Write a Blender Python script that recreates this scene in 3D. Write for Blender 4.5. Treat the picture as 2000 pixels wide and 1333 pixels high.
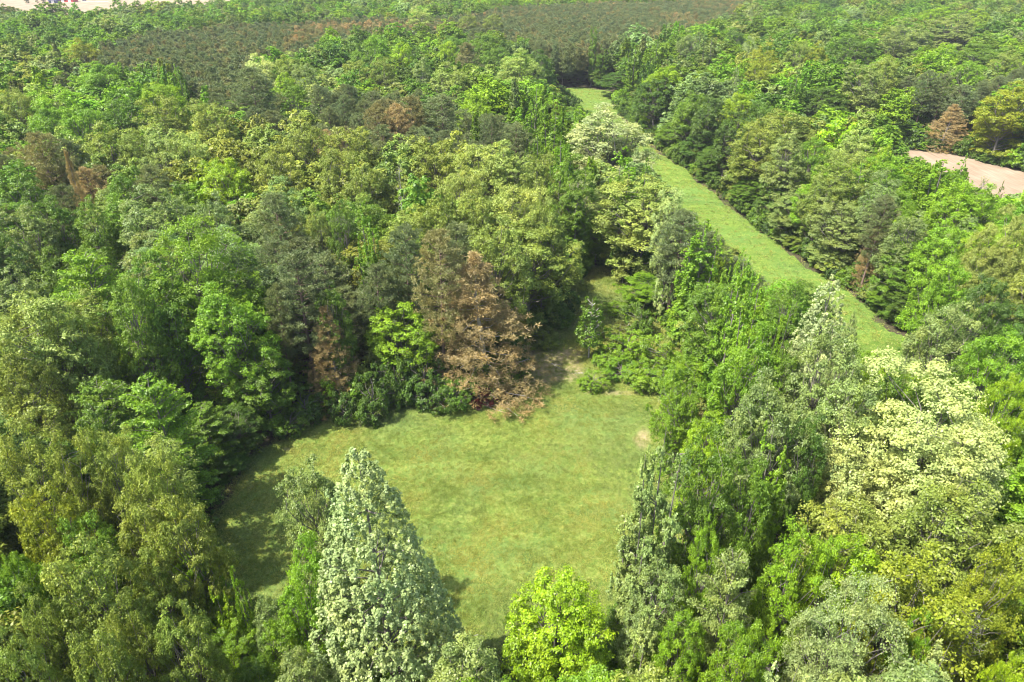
import bpy, math, random
import numpy as np
from math import radians as R, sin, cos, tan, pi

for o in list(bpy.data.objects):
    bpy.data.objects.remove(o)
sc = bpy.context.scene
C = sc.collection

# ------------------------------------------------------------------ camera, sky, sun
CAM_H = 60.0
PITCH = R(30)
F = 1333.0                     # focal length in pixels of a 2000 px wide picture
cam_d = bpy.data.cameras.new('camera')
cam = bpy.data.objects.new('camera', cam_d)
C.objects.link(cam)
cam.location = (0, 0, CAM_H)
cam.rotation_euler = (pi/2 - PITCH, 0, 0)
cam_d.sensor_width = 36
cam_d.lens = 24
cam_d.clip_start = 0.5
cam_d.clip_end = 20000
sc.camera = cam

SUN_EL = R(58)
SUN_AZ = R(22)                 # shadows run towards +X, turned this much towards +Y
w = bpy.data.worlds.new('World')
sc.world = w
w.use_nodes = True
nt = w.node_tree
bg = nt.nodes['Background']
sky = nt.nodes.new('ShaderNodeTexSky')
sky.sky_type = 'NISHITA'
sky.sun_disc = False
sky.sun_elevation = SUN_EL
# direction towards the sun on the ground is (-cos az, -sin az); nishita rotation is measured from +Y clockwise
sky.sun_rotation = math.atan2(-cos(SUN_AZ), -sin(SUN_AZ)) % (2*pi)
sky.air_density = 1.0
sky.dust_density = 2.5
sky.ozone_density = 0.6
nt.links.new(sky.outputs[0], bg.inputs[0])
bg.inputs[1].default_value = 0.145
sd = bpy.data.lights.new('sun', 'SUN')
sd.energy = 4.4
sd.angle = R(0.5)
sd.color = (1.0, 0.955, 0.88)
sun = bpy.data.objects.new('sun', sd)
C.objects.link(sun)
from mathutils import Vector
sdir = Vector((cos(SUN_AZ)*cos(SUN_EL), sin(SUN_AZ)*cos(SUN_EL), -sin(SUN_EL)))
sun.rotation_euler = sdir.to_track_quat('-Z', 'Y').to_euler()
sun.location = (-60, -60, 150)
vs = sc.view_settings
vs.view_transform = 'Standard'
vs.look = 'None'
vs.exposure = 1.4
vs.gamma = 1
vs.use_curve_mapping = False
sc.render.engine = 'CYCLES'
cy = sc.cycles
cy.max_bounces = 5
cy.diffuse_bounces = 3
cy.glossy_bounces = 1
cy.transmission_bounces = 3
cy.transparent_max_bounces = 4
cy.volume_bounces = 0
cy.use_denoising = True
cy.denoiser = 'OPENIMAGEDENOISE'
cy.denoising_input_passes = 'RGB_ALBEDO_NORMAL'
cy.denoising_prefilter = 'ACCURATE'
cy.sample_clamp_indirect = 4
cy.filter_width = 1.05
cy.caustics_reflective = False
cy.caustics_refractive = False

# ------------------------------------------------------------------ helpers
SP, CP = sin(PITCH), cos(PITCH)

def at(x, y, z=0.0):
    """where the sight line of a picture point meets the level z; also its distance along the view axis"""
    u = (x-1000)/F
    v = (666.5-y)/F
    t = (CAM_H-z)/(SP-v*CP)
    return u*t, t*(CP+v*SP), t

def proj(X, Y, Z):
    dz = Z-CAM_H
    d = Y*CP - dz*SP
    return 1000+F*X/d, 666.5-F*(Y*SP+dz*CP)/d, d

def lin(r, g, b):
    f = lambda c: (c/255/12.92) if c/255 < .04045 else ((c/255+.055)/1.055)**2.4
    return (f(r), f(g), f(b))

def prop(o, label=None, cat=None, group=None, kind=None):
    if label: o['label'] = label
    if cat: o['category'] = cat
    if group: o['group'] = group
    if kind: o['kind'] = kind
    return o

def np_mesh(name, V, Fc, mat=None, attrs=None, smooth=False, nper=4):
    """V (n,3), Fc (m,nper) -> mesh; attrs {name: per-face float array}"""
    me = bpy.data.meshes.new(name)
    n, m = len(V), len(Fc)
    me.vertices.add(n)
    me.vertices.foreach_set('co', np.ascontiguousarray(V, dtype=np.float32).ravel())
    me.loops.add(m*nper)
    me.loops.foreach_set('vertex_index', np.ascontiguousarray(Fc, dtype=np.int32).ravel())
    me.polygons.add(m)
    me.polygons.foreach_set('loop_start', np.arange(0, m*nper, nper, dtype=np.int32))
    if attrs:
        for k, a in attrs.items():
            dom = 'FACE' if len(a) == m and not k.startswith('v_') else 'POINT'
            at_ = me.attributes.new(k, 'FLOAT', dom)
            at_.data.foreach_set('value', np.ascontiguousarray(a, dtype=np.float32))
    me.update(calc_edges=True)
    if smooth:
        me.polygons.foreach_set('use_smooth', np.ones(m, dtype=bool))
    if mat: me.materials.append(mat)
    return me

def link(name, me, parent=None):
    o = bpy.data.objects.new(name, me)
    C.objects.link(o)
    if parent: o.parent = parent
    return o

# ------------------------------------------------------------------ materials
def new_mat(name):
    m = bpy.data.materials.new(name)
    m.use_nodes = True
    m.node_tree.nodes.clear()
    return m, m.node_tree

def N(nt, t, **kw):
    n = nt.nodes.new(t)
    for k, v in kw.items(): setattr(n, k, v)
    return n

def math_node(nt, op, a, b=None, clamp=False):
    n = N(nt, 'ShaderNodeMath', operation=op)
    n.use_clamp = clamp
    for i, x in enumerate((a, b)):
        if x is None: continue
        if isinstance(x, (int, float)): n.inputs[i].default_value = x
        else: nt.links.new(x, n.inputs[i])
    return n.outputs[0]

def mix_rgb(nt, fac, a, b, bt='MIX'):
    n = N(nt, 'ShaderNodeMix', data_type='RGBA', blend_type=bt)
    n.clamp_factor = True
    for sock, x in ((n.inputs[0], fac), (n.inputs[6], a), (n.inputs[7], b)):
        if isinstance(x, (int, float)): sock.default_value = x
        elif isinstance(x, tuple): sock.default_value = (*x[:3], 1)
        else: nt.links.new(x, sock)
    return n.outputs[2]

def ramp(nt, fac, stops):
    n = N(nt, 'ShaderNodeValToRGB')
    e = n.color_ramp.elements
    while len(e) < len(stops): e.new(.5)
    for k, (p, c) in enumerate(stops):
        e[k].position = p; e[k].color = (*c, 1)
    nt.links.new(fac, n.inputs[0])
    return n.outputs[0]

def tex(nt, scale, detail=4, rough=.55, vec=None, stretch=None):
    tc = N(nt, 'ShaderNodeTexCoord')
    v = tc.outputs['Object']
    if stretch:
        mp = N(nt, 'ShaderNodeMapping')
        mp.inputs['Scale'].default_value = stretch[:3]
        mp.inputs['Rotation'].default_value = (0, 0, stretch[3])
        nt.links.new(v, mp.inputs[0]); v = mp.outputs[0]
    n = N(nt, 'ShaderNodeTexNoise')
    n.inputs['Scale'].default_value = scale
    n.inputs['Detail'].default_value = detail
    n.inputs['Roughness'].default_value = rough
    nt.links.new(v, n.inputs[0])
    return n.outputs[0]

def leaf_mat(name, gloss=0.05, transl=0.35, vary=0.35, tip=(1.18, 1.1, 0.9), rough=0.45, tipmix=0.5):
    m, nt = new_mat(name)
    out = N(nt, 'ShaderNodeOutputMaterial')
    col = N(nt, 'ShaderNodeAttribute', attribute_type='INSTANCER', attribute_name='leaf_colour')
    rnd = N(nt, 'ShaderNodeAttribute', attribute_type='GEOMETRY', attribute_name='rnd')
    cl = N(nt, 'ShaderNodeAttribute', attribute_type='GEOMETRY', attribute_name='clump')
    # per leaf and per clump brightness
    v1 = math_node(nt, 'MULTIPLY_ADD', rnd.outputs['Fac'], vary*1.6)
    nt.nodes[-1].inputs[2].default_value = 1-vary*.8
    v2 = math_node(nt, 'MULTIPLY_ADD', cl.outputs['Fac'], vary*.9)
    nt.nodes[-1].inputs[2].default_value = 1-vary*.45
    v = math_node(nt, 'MULTIPLY', v1, v2)
    tipc = mix_rgb(nt, 1.0, col.outputs['Color'], tip, 'MULTIPLY')
    f = math_node(nt, 'MULTIPLY', cl.outputs['Fac'], tipmix*2)
    c = mix_rgb(nt, f, col.outputs['Color'], tipc)
    c = mix_rgb(nt, 1.0, c, v, 'MULTIPLY')
    drift = ramp(nt, tex(nt, .22, 3, .6), [(.32, (.90, .99, .98)), (.5, (1, 1, 1)), (.66, (1.14, 1.05, .86))])
    c = mix_rgb(nt, .9, c, drift, 'MULTIPLY')
    d = N(nt, 'ShaderNodeBsdfDiffuse')
    t = N(nt, 'ShaderNodeBsdfTranslucent')
    g = N(nt, 'ShaderNodeBsdfGlossy')
    g.inputs['Roughness'].default_value = rough
    g.inputs['Color'].default_value = (1, 1, 1, 1)
    nt.links.new(c, d.inputs['Color'])
    tc = mix_rgb(nt, 1.0, c, (1.05, 1.12, 0.55), 'MULTIPLY')
    nt.links.new(tc, t.inputs['Color'])
    mx = N(nt, 'ShaderNodeMixShader')
    mx.inputs[0].default_value = transl
    nt.links.new(d.outputs[0], mx.inputs[1])
    nt.links.new(t.outputs[0], mx.inputs[2])
    mg = N(nt, 'ShaderNodeMixShader')
    mg.inputs[0].default_value = gloss
    nt.links.new(mx.outputs[0], mg.inputs[1])
    nt.links.new(g.outputs[0], mg.inputs[2])
    nt.links.new(mg.outputs[0], out.inputs[0])
    return m

def bark_mat(name, c1, c2):
    m, nt = new_mat(name)
    out = N(nt, 'ShaderNodeOutputMaterial')
    tc = N(nt, 'ShaderNodeTexCoord')
    mp = N(nt, 'ShaderNodeMapping')
    mp.inputs['Scale'].default_value = (4, 4, .8)
    nt.links.new(tc.outputs['Object'], mp.inputs[0])
    no = N(nt, 'ShaderNodeTexNoise')
    no.inputs['Scale'].default_value = 2.5
    no.inputs['Detail'].default_value = 5
    nt.links.new(mp.outputs[0], no.inputs[0])
    c = mix_rgb(nt, no.outputs[0], c1, c2)
    b = N(nt, 'ShaderNodeBsdfDiffuse')
    nt.links.new(c, b.inputs[0])
    bp = N(nt, 'ShaderNodeBump')
    bp.inputs['Strength'].default_value = .6
    bp.inputs['Distance'].default_value = .05
    nt.links.new(no.outputs[0], bp.inputs['Height'])
    nt.links.new(bp.outputs[0], b.inputs['Normal'])
    nt.links.new(b.outputs[0], out.inputs[0])
    return m

M_LEAF = leaf_mat('leaves', .022, .42, .34)
M_OAK = leaf_mat('oak_leaves_and_catkins', .018, .34, .38, tip=(1.16, 1.10, 1.05), tipmix=.5)
M_SILVER = leaf_mat('silvery_leaves', .02, .34, .30, tip=(1.2, 1.15, 1.05), rough=.4, tipmix=.5)
M_NEEDLE = leaf_mat('pine_needles', .02, .25, .30, tip=(1.1, 1.0, .9))
M_BARK = bark_mat('grey_bark', (.10, .085, .065), (.26, .24, .20))
M_PBARK = bark_mat('pine_bark', (.12, .08, .06), (.26, .19, .15))
M_PALE = bark_mat('pale_dead_wood', (.28, .25, .21), (.45, .42, .37))

# ------------------------------------------------------------------ tree building (numpy)
def unit(a):
    return a/np.maximum(np.linalg.norm(a, axis=-1, keepdims=True), 1e-9)

def leaf_quads(P, Nn, L, W, rng, along=None):
    """one rhombus leaf per row: centre P, normal Nn, length L, width W"""
    n = len(P)
    r = rng.normal(size=(n, 3)) if along is None else along + rng.normal(size=(n, 3))*.25
    T = unit(r - (r*Nn).sum(1, keepdims=True)*Nn)
    B = np.cross(Nn, T)
    L = np.broadcast_to(np.asarray(L), (n,))[:, None]
    W = np.broadcast_to(np.asarray(W), (n,))[:, None]
    V = np.stack([P-T*L*.5, P+B*W*.5+T*L*.08-Nn*W*.12, P+T*L*.5-Nn*L*.1, P-B*W*.5+T*L*.08-Nn*W*.12], 1).reshape(-1, 3)
    Fc = np.arange(4*n).reshape(-1, 4)
    return V, Fc

def puffs(PC, PR, nleaf, L, rng, up=.5, asp=.62, ext=None, clump=None, shell=.45, droop=0.0):
    """leaves in small puffs: PC (m,3) centres, PR (m,3) radii"""
    m = len(PC)
    k = nleaf
    D = unit(rng.normal(size=(m, k, 3)))
    D[..., 2] = np.where(D[..., 2] < -.55, -D[..., 2], D[..., 2])
    rr = rng.uniform(0, 1, size=(m, k, 1))**shell*np.where(rng.uniform(size=(m, k, 1)) < .2, 1.5, 1)
    P = PC[:, None, :] + D*rr*PR[:, None, :]
    Nn = D*.55 + rng.normal(size=(m, k, 3))*.42
    Nn[..., 2] += up
    if ext is not None: Nn += ext[:, None, :]*.45
    Nn = unit(Nn)
    P[..., 2] -= droop*np.abs(rng.normal(size=(m, k)))
    sz = L*rng.uniform(.65, 1.3, size=(m*k))
    V, Fc = leaf_quads(P.reshape(-1, 3), Nn.reshape(-1, 3), sz, sz*asp, rng)
    rnd = rng.uniform(0, 1, m*k)
    cl = np.repeat(rng.uniform(0, 1, m) if clump is None else clump, k)
    return V, Fc, rnd, cl

def tube(pts, rad, sides=5):
    pts = np.asarray(pts, float)
    n = len(pts)
    d = unit(np.gradient(pts, axis=0))
    ref = np.array([0, 0, 1.0]) if abs(d[0, 2]) < .8 else np.array([1.0, 0, 0])
    a = unit(np.cross(d, ref))
    b = np.cross(d, a)
    th = np.arange(sides)*2*pi/sides
    rad = np.asarray(rad)[:, None, None]
    V = pts[:, None, :] + rad*(a[:, None, :]*np.cos(th)[None, :, None] + b[:, None, :]*np.sin(th)[None, :, None])
    V = V.reshape(-1, 3)
    Fc = []
    for i in range(n-1):
        for j in range(sides):
            q = (j+1) % sides
            Fc.append((i*sides+j, i*sides+q, (i+1)*sides+q, (i+1)*sides+j))
    return V, np.array(Fc)

class Wood:
    def __init__(s): s.V = []; s.F = []; s.n = 0
    def add(s, pts, rad, sides=5):
        V, Fc = tube(pts, rad, sides)
        s.V.append(V); s.F.append(Fc+s.n); s.n += len(V)
    def limb(s, p0, p1, r0, r1, rng, bend=.12, seg=4, sides=4, sag=0.0):
        p0 = np.asarray(p0, float); p1 = np.asarray(p1, float)
        L = np.linalg.norm(p1-p0)
        t = np.linspace(0, 1, seg+1)[:, None]
        pts = p0+(p1-p0)*t
        off = np.cumsum(rng.normal(size=(seg+1, 3))*L*bend/seg, 0)
        pts[1:-1] += off[1:-1]
        pts[:, 2] += (np.sin(t[:, 0]*pi))*L*sag
        s.add(pts, np.linspace(r0, r1, seg+1), sides)
        return pts
    def mesh(s, name, mat):
        return np_mesh(name, np.concatenate(s.V), np.concatenate(s.F), mat, smooth=True)

def crown_mesh(name, parts, mat):
    V = np.concatenate([p[0] for p in parts])
    off = 0
    F_ = []
    for p in parts:
        F_.append(p[1]+off); off += len(p[0])
    return np_mesh(name, V, np.concatenate(F_), mat, {'rnd': np.concatenate([p[2] for p in parts]), 'clump': np.concatenate([p[3] for p in parts])})

def lumpy(rng, n=6, amp=.22):
    """random smooth radius multiplier over directions"""
    dirs = unit(rng.normal(size=(n, 3)))
    am = rng.uniform(-amp, amp, n)
    sh = rng.uniform(2, 6, n)
    def f(D):
        d = D@dirs.T
        return 1+(am*np.exp(sh*(d-1))).sum(-1)*1.6
    return f

def fib_dirs(n, rng, zmin=-.35):
    i = np.arange(n)+.5
    z = 1-(1-zmin)*i/n
    ph = i*pi*(3-5**.5)+rng.uniform(0, 6)
    r = np.sqrt(np.maximum(0, 1-z*z))
    D = np.stack([r*np.cos(ph), r*np.sin(ph), z], 1)
    return unit(D+rng.normal(size=D.shape)*.10)

def tree_dome(seed, H=24, Rr=6, zb=.30, ncl=64, npf=11, nlf=46, L=.34, mat=None, up=.5, clr=1.75, gap=.12, flat=.75, asp=.62, low=True, woodm=None, prf=.42, droop=0.0, ragged=.22):
    """broad tree: limbs end in rounded clumps, each clump a heap of small leafy puffs"""
    rng = np.random.default_rng(seed)
    z0 = H*zb
    cz = z0+(H-z0)*.42
    rz = H-cz-.4
    lump = lumpy(rng, 9, ragged)
    D = fib_dirs(ncl, rng, -.45 if low else -.2)
    D = D[rng.uniform(size=len(D)) > gap]
    rm = lump(D)*rng.uniform(.74, .98, len(D))
    rzz = np.where(D[:, 2] > 0, rz, (cz-z0)*1.15)
    CC = D*np.stack([Rr*rm, Rr*rm, rzz*rm], 1)
    CC[:, 2] += cz
    CR = clr*rng.uniform(.6, 1.25, len(D))*Rr/6
    # a few inner clumps so the crown is not hollow
    Di = unit(rng.normal(size=(ncl//4, 3)))
    CI = Di*np.array([Rr*.42, Rr*.42, rz*.45])+np.array([0, 0, cz])
    CC = np.concatenate([CC, CI]); Dn = np.concatenate([D, Di]); CR = np.concatenate([CR, np.full(len(CI), clr*1.0*Rr/6)])
    if low:      # foliage reaching down the sides
        k = ncl//4
        a = rng.uniform(0, 2*pi, k)
        rr = Rr*rng.uniform(.45, .8, k)
        CL = np.stack([rr*np.cos(a), rr*np.sin(a), rng.uniform(H*.1, z0+1, k)], 1)
        CC = np.concatenate([CC, CL]); Dn = np.concatenate([Dn, np.stack([np.cos(a), np.sin(a), a*0], 1)])
        CR = np.concatenate([CR, np.full(k, clr*.85*Rr/6)])
    # puffs over each clump's upper and outer side
    m = len(CC)
    PD = unit(rng.normal(size=(m, npf, 3))+Dn[:, None, :]*.55+np.array([0, 0, .45]))
    PC = CC[:, None, :]+PD*CR[:, None, None]*np.array([1, 1, flat])*rng.uniform(.55, 1.05, (m, npf, 1))
    PC = PC.reshape(-1, 3)
    pr = np.repeat(CR, npf)*prf*rng.uniform(.7, 1.25, m*npf)
    PR = np.stack([pr, pr, pr*.72], 1)
    cl = np.clip(np.repeat(rng.uniform(0, 1, m), npf)*.6+rng.uniform(0, .4, m*npf), 0, 1)
    part = puffs(PC, PR, nlf, L, rng, up=up, asp=asp, ext=PD.reshape(-1, 3), clump=cl, droop=droop)
    crown = crown_mesh('crown', [part], mat or M_OAK)
    wd = Wood()
    lean = rng.normal(size=2)*.5
    tr = np.array([[0, 0, -.3], [lean[0]*.2, lean[1]*.2, H*.2], [lean[0]*.6, lean[1]*.6, H*.45], [lean[0], lean[1], H*.8]])
    wd.add(tr, [.40*Rr/6, .30*Rr/6, .22*Rr/6, .07], 7)
    for c, r in zip(CC, CR):
        s = np.clip((c[2]/H)*.62, .12, .72)
        p0 = np.array([np.interp(s, [0, .2, .45, .8], tr[:, 0]), np.interp(s, [0, .2, .45, .8], tr[:, 1]), s*H])
        wd.limb(p0, c+np.array([0, 0, -r*.2]), .12*Rr/6, .03, rng, .22, 4, 4, sag=-.05)
    # small twigs that show between the leaves
    for i in rng.integers(0, m, 70):
        p = CC[i]
        q = p+unit(rng.normal(size=3)+Dn[i])*CR[i]*1.15
        wd.limb(p, q, .035, .012, rng, .2, 2, 3)
    return crown, wd.mesh('trunk', woodm or M_BARK)

def tree_cone(seed, H=27, Rr=5, zb=.12, nsp=620, nlf=52, L=.26, mat=None, prof=1.0, spray=(.34, .34, .85), up=.35, leaders=1, ragged=.25, asp=.7, tilt=.55, hollow=.25, woodm=None, spires=0, gap=0.0, boughs=0, bsp=.45, surf=0.0):
    """conical or columnar tree of upswept leafy sprays"""
    rng = np.random.default_rng(seed)
    wd = Wood()
    PCs = []; PRs = []; EX = []; CLs = []
    for ld in range(leaders):
        if ld == 0: bx, by, h, rr = 0, 0, H, Rr
        else:
            a = rng.uniform(0, 2*pi)
            bx, by = cos(a)*Rr*rng.uniform(.35, .65), sin(a)*Rr*rng.uniform(.35, .65)
            h = H*rng.uniform(.62, .95); rr = Rr*rng.uniform(.42, .62)
        if leaders > 1 and ld == 0: rr = Rr*.75
        n = nsp if leaders == 1 else int(nsp/leaders*1.15)
        z0 = h*zb
        lump = lumpy(rng, 10, ragged)
        nb = 9
        t = 1-(1-rng.uniform(0, 1, n))**(1/(1+prof*.9))
        # radius profile
        Rz = rr*np.clip((1-t)**prof, .0, 1)*np.clip((t+.05)/.16, .35, 1)+.18
        a = rng.uniform(0, 2*pi, n)
        # branches bunch the sprays
        arm = np.floor(t*h/1.3)
        a = np.where(rng.uniform(size=n) < .6, np.round((a+arm*2.4)/(2*pi)*nb)/nb*2*pi-arm*2.4+rng.normal(size=n)*.12, a)
        Dd = np.stack([np.cos(a), np.sin(a), (t-.4)*1.2], 1)
        rad = Rz*lump(unit(Dd))*(1-hollow*rng.uniform(0, 1, n)**1.7)
        P = np.stack([np.cos(a)*rad+bx*(.3+.7*t), np.sin(a)*rad+by*(.3+.7*t), z0+(h-z0)*t+rad*.10], 1)
        if boughs:
            kb = int(boughs/(1 if leaders == 1 else leaders*.8))
            tb = 1-(1-rng.uniform(0, 1, kb))**(1/(1+prof*.9))
            ab = np.arange(kb)*2.39996+rng.normal(size=kb)*.4
            rb_ = (rr*np.clip((1-tb)**prof, 0, 1)*np.clip((tb+.05)/.16, .35, 1)+.15)*rng.uniform(.72, 1.12, kb)*lump(unit(np.stack([np.cos(ab), np.sin(ab), tb-.4], 1)))
            rb_ = np.maximum(rb_, .12); zt = z0+(h-z0)*tb
            B0 = np.stack([bx*(.3+.7*tb), by*(.3+.7*tb), np.maximum(zt-rb_*.75, z0*.6)], 1)
            B1 = np.stack([np.cos(ab)*rb_+bx*(.3+.7*tb), np.sin(ab)*rb_+by*(.3+.7*tb), zt+rng.uniform(0, .5, kb)], 1)
            rb_ = np.maximum(rb_, .12); w_ = rb_+.5; pick = rng.choice(kb, n, p=w_/w_.sum())
            u_ = rng.uniform(.30, 1.0, n)[:, None]**.7
            Ps_ = P.copy(); as_ = a.copy()
            P = B0[pick]+(B1[pick]-B0[pick])*u_+rng.normal(size=(n, 3))*bsp*(1.15-u_*.6)*np.array([1, 1, .8])
            a = ab[pick]
            on = rng.uniform(size=n) < surf
            P[on] = Ps_[on]; a = np.where(on, as_, a)
            t = np.clip((P[:, 2]-z0)/(h-z0), 0, 1)
            bcl = rng.uniform(0, 1, kb)[pick]*.5
        keep = np.ones(n, bool)
        if gap > 0:
            g = np.sin(P[:, 0]*1.3+seed)+np.sin(P[:, 1]*1.1+2*seed)+np.sin(P[:, 2]*.9+seed*3)
            keep = g < (3-gap*4)
        P = P[keep]; a = a[keep]; t_ = t[keep]
        k = len(P)
        s = rng.uniform(.7, 1.3, k)*(1-.35*t_)
        PCs.append(P)
        PRs.append(np.stack([spray[0]*s, spray[1]*s, spray[2]*s], 1))
        EX.append(np.stack([np.cos(a), np.sin(a), a*0], 1))
        CLs.append(rng.uniform(0, 1, k) if not boughs else rng.uniform(0, .5, k)+bcl[keep])
        wd.add([[bx*.1, by*.1, -.3], [bx*.4, by*.4, h*.3], [bx*.8, by*.8, h*.65], [bx, by, h*.985]], np.array([.32 if ld == 0 else .16, .24 if ld == 0 else .14, .12, .02])*min(1, H/24), 6)
        for i in rng.integers(0, k, 60 if leaders == 1 else 30):
            p = P[i]
            zz = max(.5, p[2]-np.hypot(p[0]-bx, p[1]-by)*tilt)
            f = zz/h
            wd.limb([bx*(.3+.6*f), by*(.3+.6*f), zz], p, .07, .02, rng, .1, 3, 3)
        for q in range(spires):
            tt = rng.uniform(.35, .95); aa = rng.uniform(0, 2*pi)
            r_ = rr*(1-tt)**prof*.85
            base = np.array([cos(aa)*r_+bx, sin(aa)*r_+by, z0+(h-z0)*tt])
            m_ = 6
            zz = np.linspace(0, 2.6, m_)
            PCs.append(base+np.stack([rng.normal(size=m_)*.08, rng.normal(size=m_)*.08, zz], 1))
            ss = np.linspace(.42, .12, m_)
            PRs.append(np.stack([ss, ss, np.full(m_, .4)], 1)); EX.append(np.zeros((m_, 3))); CLs.append(rng.uniform(0, 1, m_))
    PC = np.concatenate(PCs); PR = np.concatenate(PRs); E = np.concatenate(EX); CL = np.concatenate(CLs)
    part = puffs(PC, PR, nlf, L, rng, up=up, asp=asp, ext=E, clump=CL, shell=.5)
    return crown_mesh('crown', [part], mat or M_LEAF), wd.mesh('trunk', woodm or M_BARK)

def tree_layer(seed, H=20, Rr=6, ntier=9, nbr=8, L=.34, mat=None, nlf=34, zb=.12, wid=.16, asp=.5):
    """feathery tree: long spreading branches carrying flat drooping sprays"""
    rng = np.random.default_rng(seed)
    wd = Wood()
    wd.add([[0, 0, -.3], [.2, .1, H*.4], [0, .1, H*.9]], [.3, .2, .04], 6)
    PC = []; PR = []; EX = []; CL = []
    for i in range(ntier):
        f = i/(ntier-1)
        z = H*(zb+(1-zb)*f*.93)
        rr = Rr*(np.sin(pi*(.22+.70*f))**.8)*1.03
        for j in range(nbr):
            a = j*2*pi/nbr+i*1.1+rng.normal()*.25
            r = rr*rng.uniform(.7, 1.1)
            rise = rng.uniform(-.02, .22)+f*.25
            p0 = np.array([0, 0, z-.6]); p1 = np.array([cos(a)*r, sin(a)*r, z+r*rise])
            pts = wd.limb(p0, p1, .08, .02, rng, .12, 4, 3, sag=.06)
            cv = rng.uniform()
            for s in np.arange(.25, 1.02, .62/max(r, 1)):
                q = p0+(p1-p0)*s+np.array([0, 0, sin(s*pi)*r*.06])
                wdt = .25+(1-s)*.9
                for sgn in (-1, 1):
                    qq = q+np.array([-sin(a), cos(a), -.08])*sgn*wdt*rng.uniform(.5, 1.2)
                    PC.append(qq); PR.append([.62, .62, wid*rng.uniform(.7, 1.6)]); EX.append([cos(a)*.3, sin(a)*.3, .3]); CL.append(np.clip(cv*.6+rng.uniform(0, .4), 0, 1))
    PC = np.array(PC); PR = np.array(PR)
    part = puffs(PC, PR, nlf, L, rng, up=.9, asp=asp, ext=np.array(EX), clump=np.array(CL), shell=.55, droop=.12)
    return crown_mesh('crown', [part], mat or M_LEAF), wd.mesh('trunk', M_BARK)

def tree_pine(seed, H=25, Rr=4.2, zb=.42, nbr=46, L=.42, W=.075, ntuft=9, nn=40, flat=.5, whorl=False, tuft=.55, droop=0.0, mat=None, dead=10, top=.55, dens=1.0):
    """pine: bare lower trunk, branches ending in tufts of radiating needles"""
    rng = np.random.default_rng(seed)
    wd = Wood()
    bend = rng.normal(size=2)*.35
    wd.add([[0, 0, -.3], [bend[0]*.3, bend[1]*.3, H*.35], [bend[0], bend[1], H*.7], [bend[0]*.8, bend[1]*.8, H*.97]], [.33, .25, .15, .03], 7)
    TC = []; CL = []; TR = []
    nlev = int(nbr/5)
    for i in range(nbr):
        if whorl: f = (i//5)/(nlev)+rng.normal()*.006
        else: f = (i+.5)/nbr
        f = min(max(f, 0), .99)
        z = H*(zb+(1-zb)*f)
        if whorl: rr = Rr*(1-f)**.75*rng.uniform(.6, 1.12)+.3
        else: rr = Rr*max(.18, np.sin(pi*(.18+.80*f))**top)*rng.uniform(.6, 1.1)
        a = i*2.399+rng.normal()*.3
        rise = (.05 if whorl else .28)+f*.35
        bx = bend*np.interp(z/H, [0, .35, .7, 1], [0, .3, 1, .8])
        p0 = np.array([bx[0], bx[1], z-.5]); p1 = p0+np.array([cos(a)*rr, sin(a)*rr, rr*rise-droop*rr])
        wd.limb(p0, p1, .075, .02, rng, .14, 3, 3, sag=-.04)
        nt_ = int(ntuft*(.5+rr/Rr)*dens)
        cv = rng.uniform()
        for k in range(nt_):
            s = rng.uniform(.3, 1.05)**.8
            side = rng.normal()*(.16+.20*s)*rr
            q = p0+(p1-p0)*s+np.array([-sin(a), cos(a), 0])*side+np.array([0, 0, rng.normal()*flat*.45+.1])
            TC.append(q); CL.append(np.clip(cv*.5+rng.uniform(0, .5), 0, 1)); TR.append(tuft*rng.uniform(.7, 1.2))
    for k in range(7):
        TC.append(np.array([bend[0]*.8+rng.normal()*.25, bend[1]*.8+rng.normal()*.25, H*(.965+.006*k)])); CL.append(rng.uniform()); TR.append(tuft*.9)
    for k in range(dead):
        a = rng.uniform(0, 2*pi); z = H*rng.uniform(.15, zb+.08); r = rng.uniform(1, 2.8)
        wd.limb([0, 0, z], [cos(a)*r, sin(a)*r, z+r*rng.uniform(0, .5)], .045, .012, rng, .15, 3, 3)
    TC = np.array(TC); TR = np.array(TR); m = len(TC)
    D = rng.normal(size=(m, nn, 3)); D[..., 2] += .45; D = unit(D)
    P = TC[:, None, :]+D*TR[:, None, None]*rng.uniform(.25, .95, (m, nn, 1))*np.array([1, 1, .72])
    Nn = unit(np.cross(D, rng.normal(size=D.shape)))
    sz = L*rng.uniform(.7, 1.25, m*nn)
    V, Fc = leaf_quads(P.reshape(-1, 3), Nn.reshape(-1, 3), sz, W, rng, along=D.reshape(-1, 3)*2)
    part = (V, Fc, rng.uniform(0, 1, m*nn), np.repeat(np.array(CL), nn))
    return crown_mesh('crown', [part], mat or M_NEEDLE), wd.mesh('trunk', M_PALE if whorl else M_PBARK)

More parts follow.
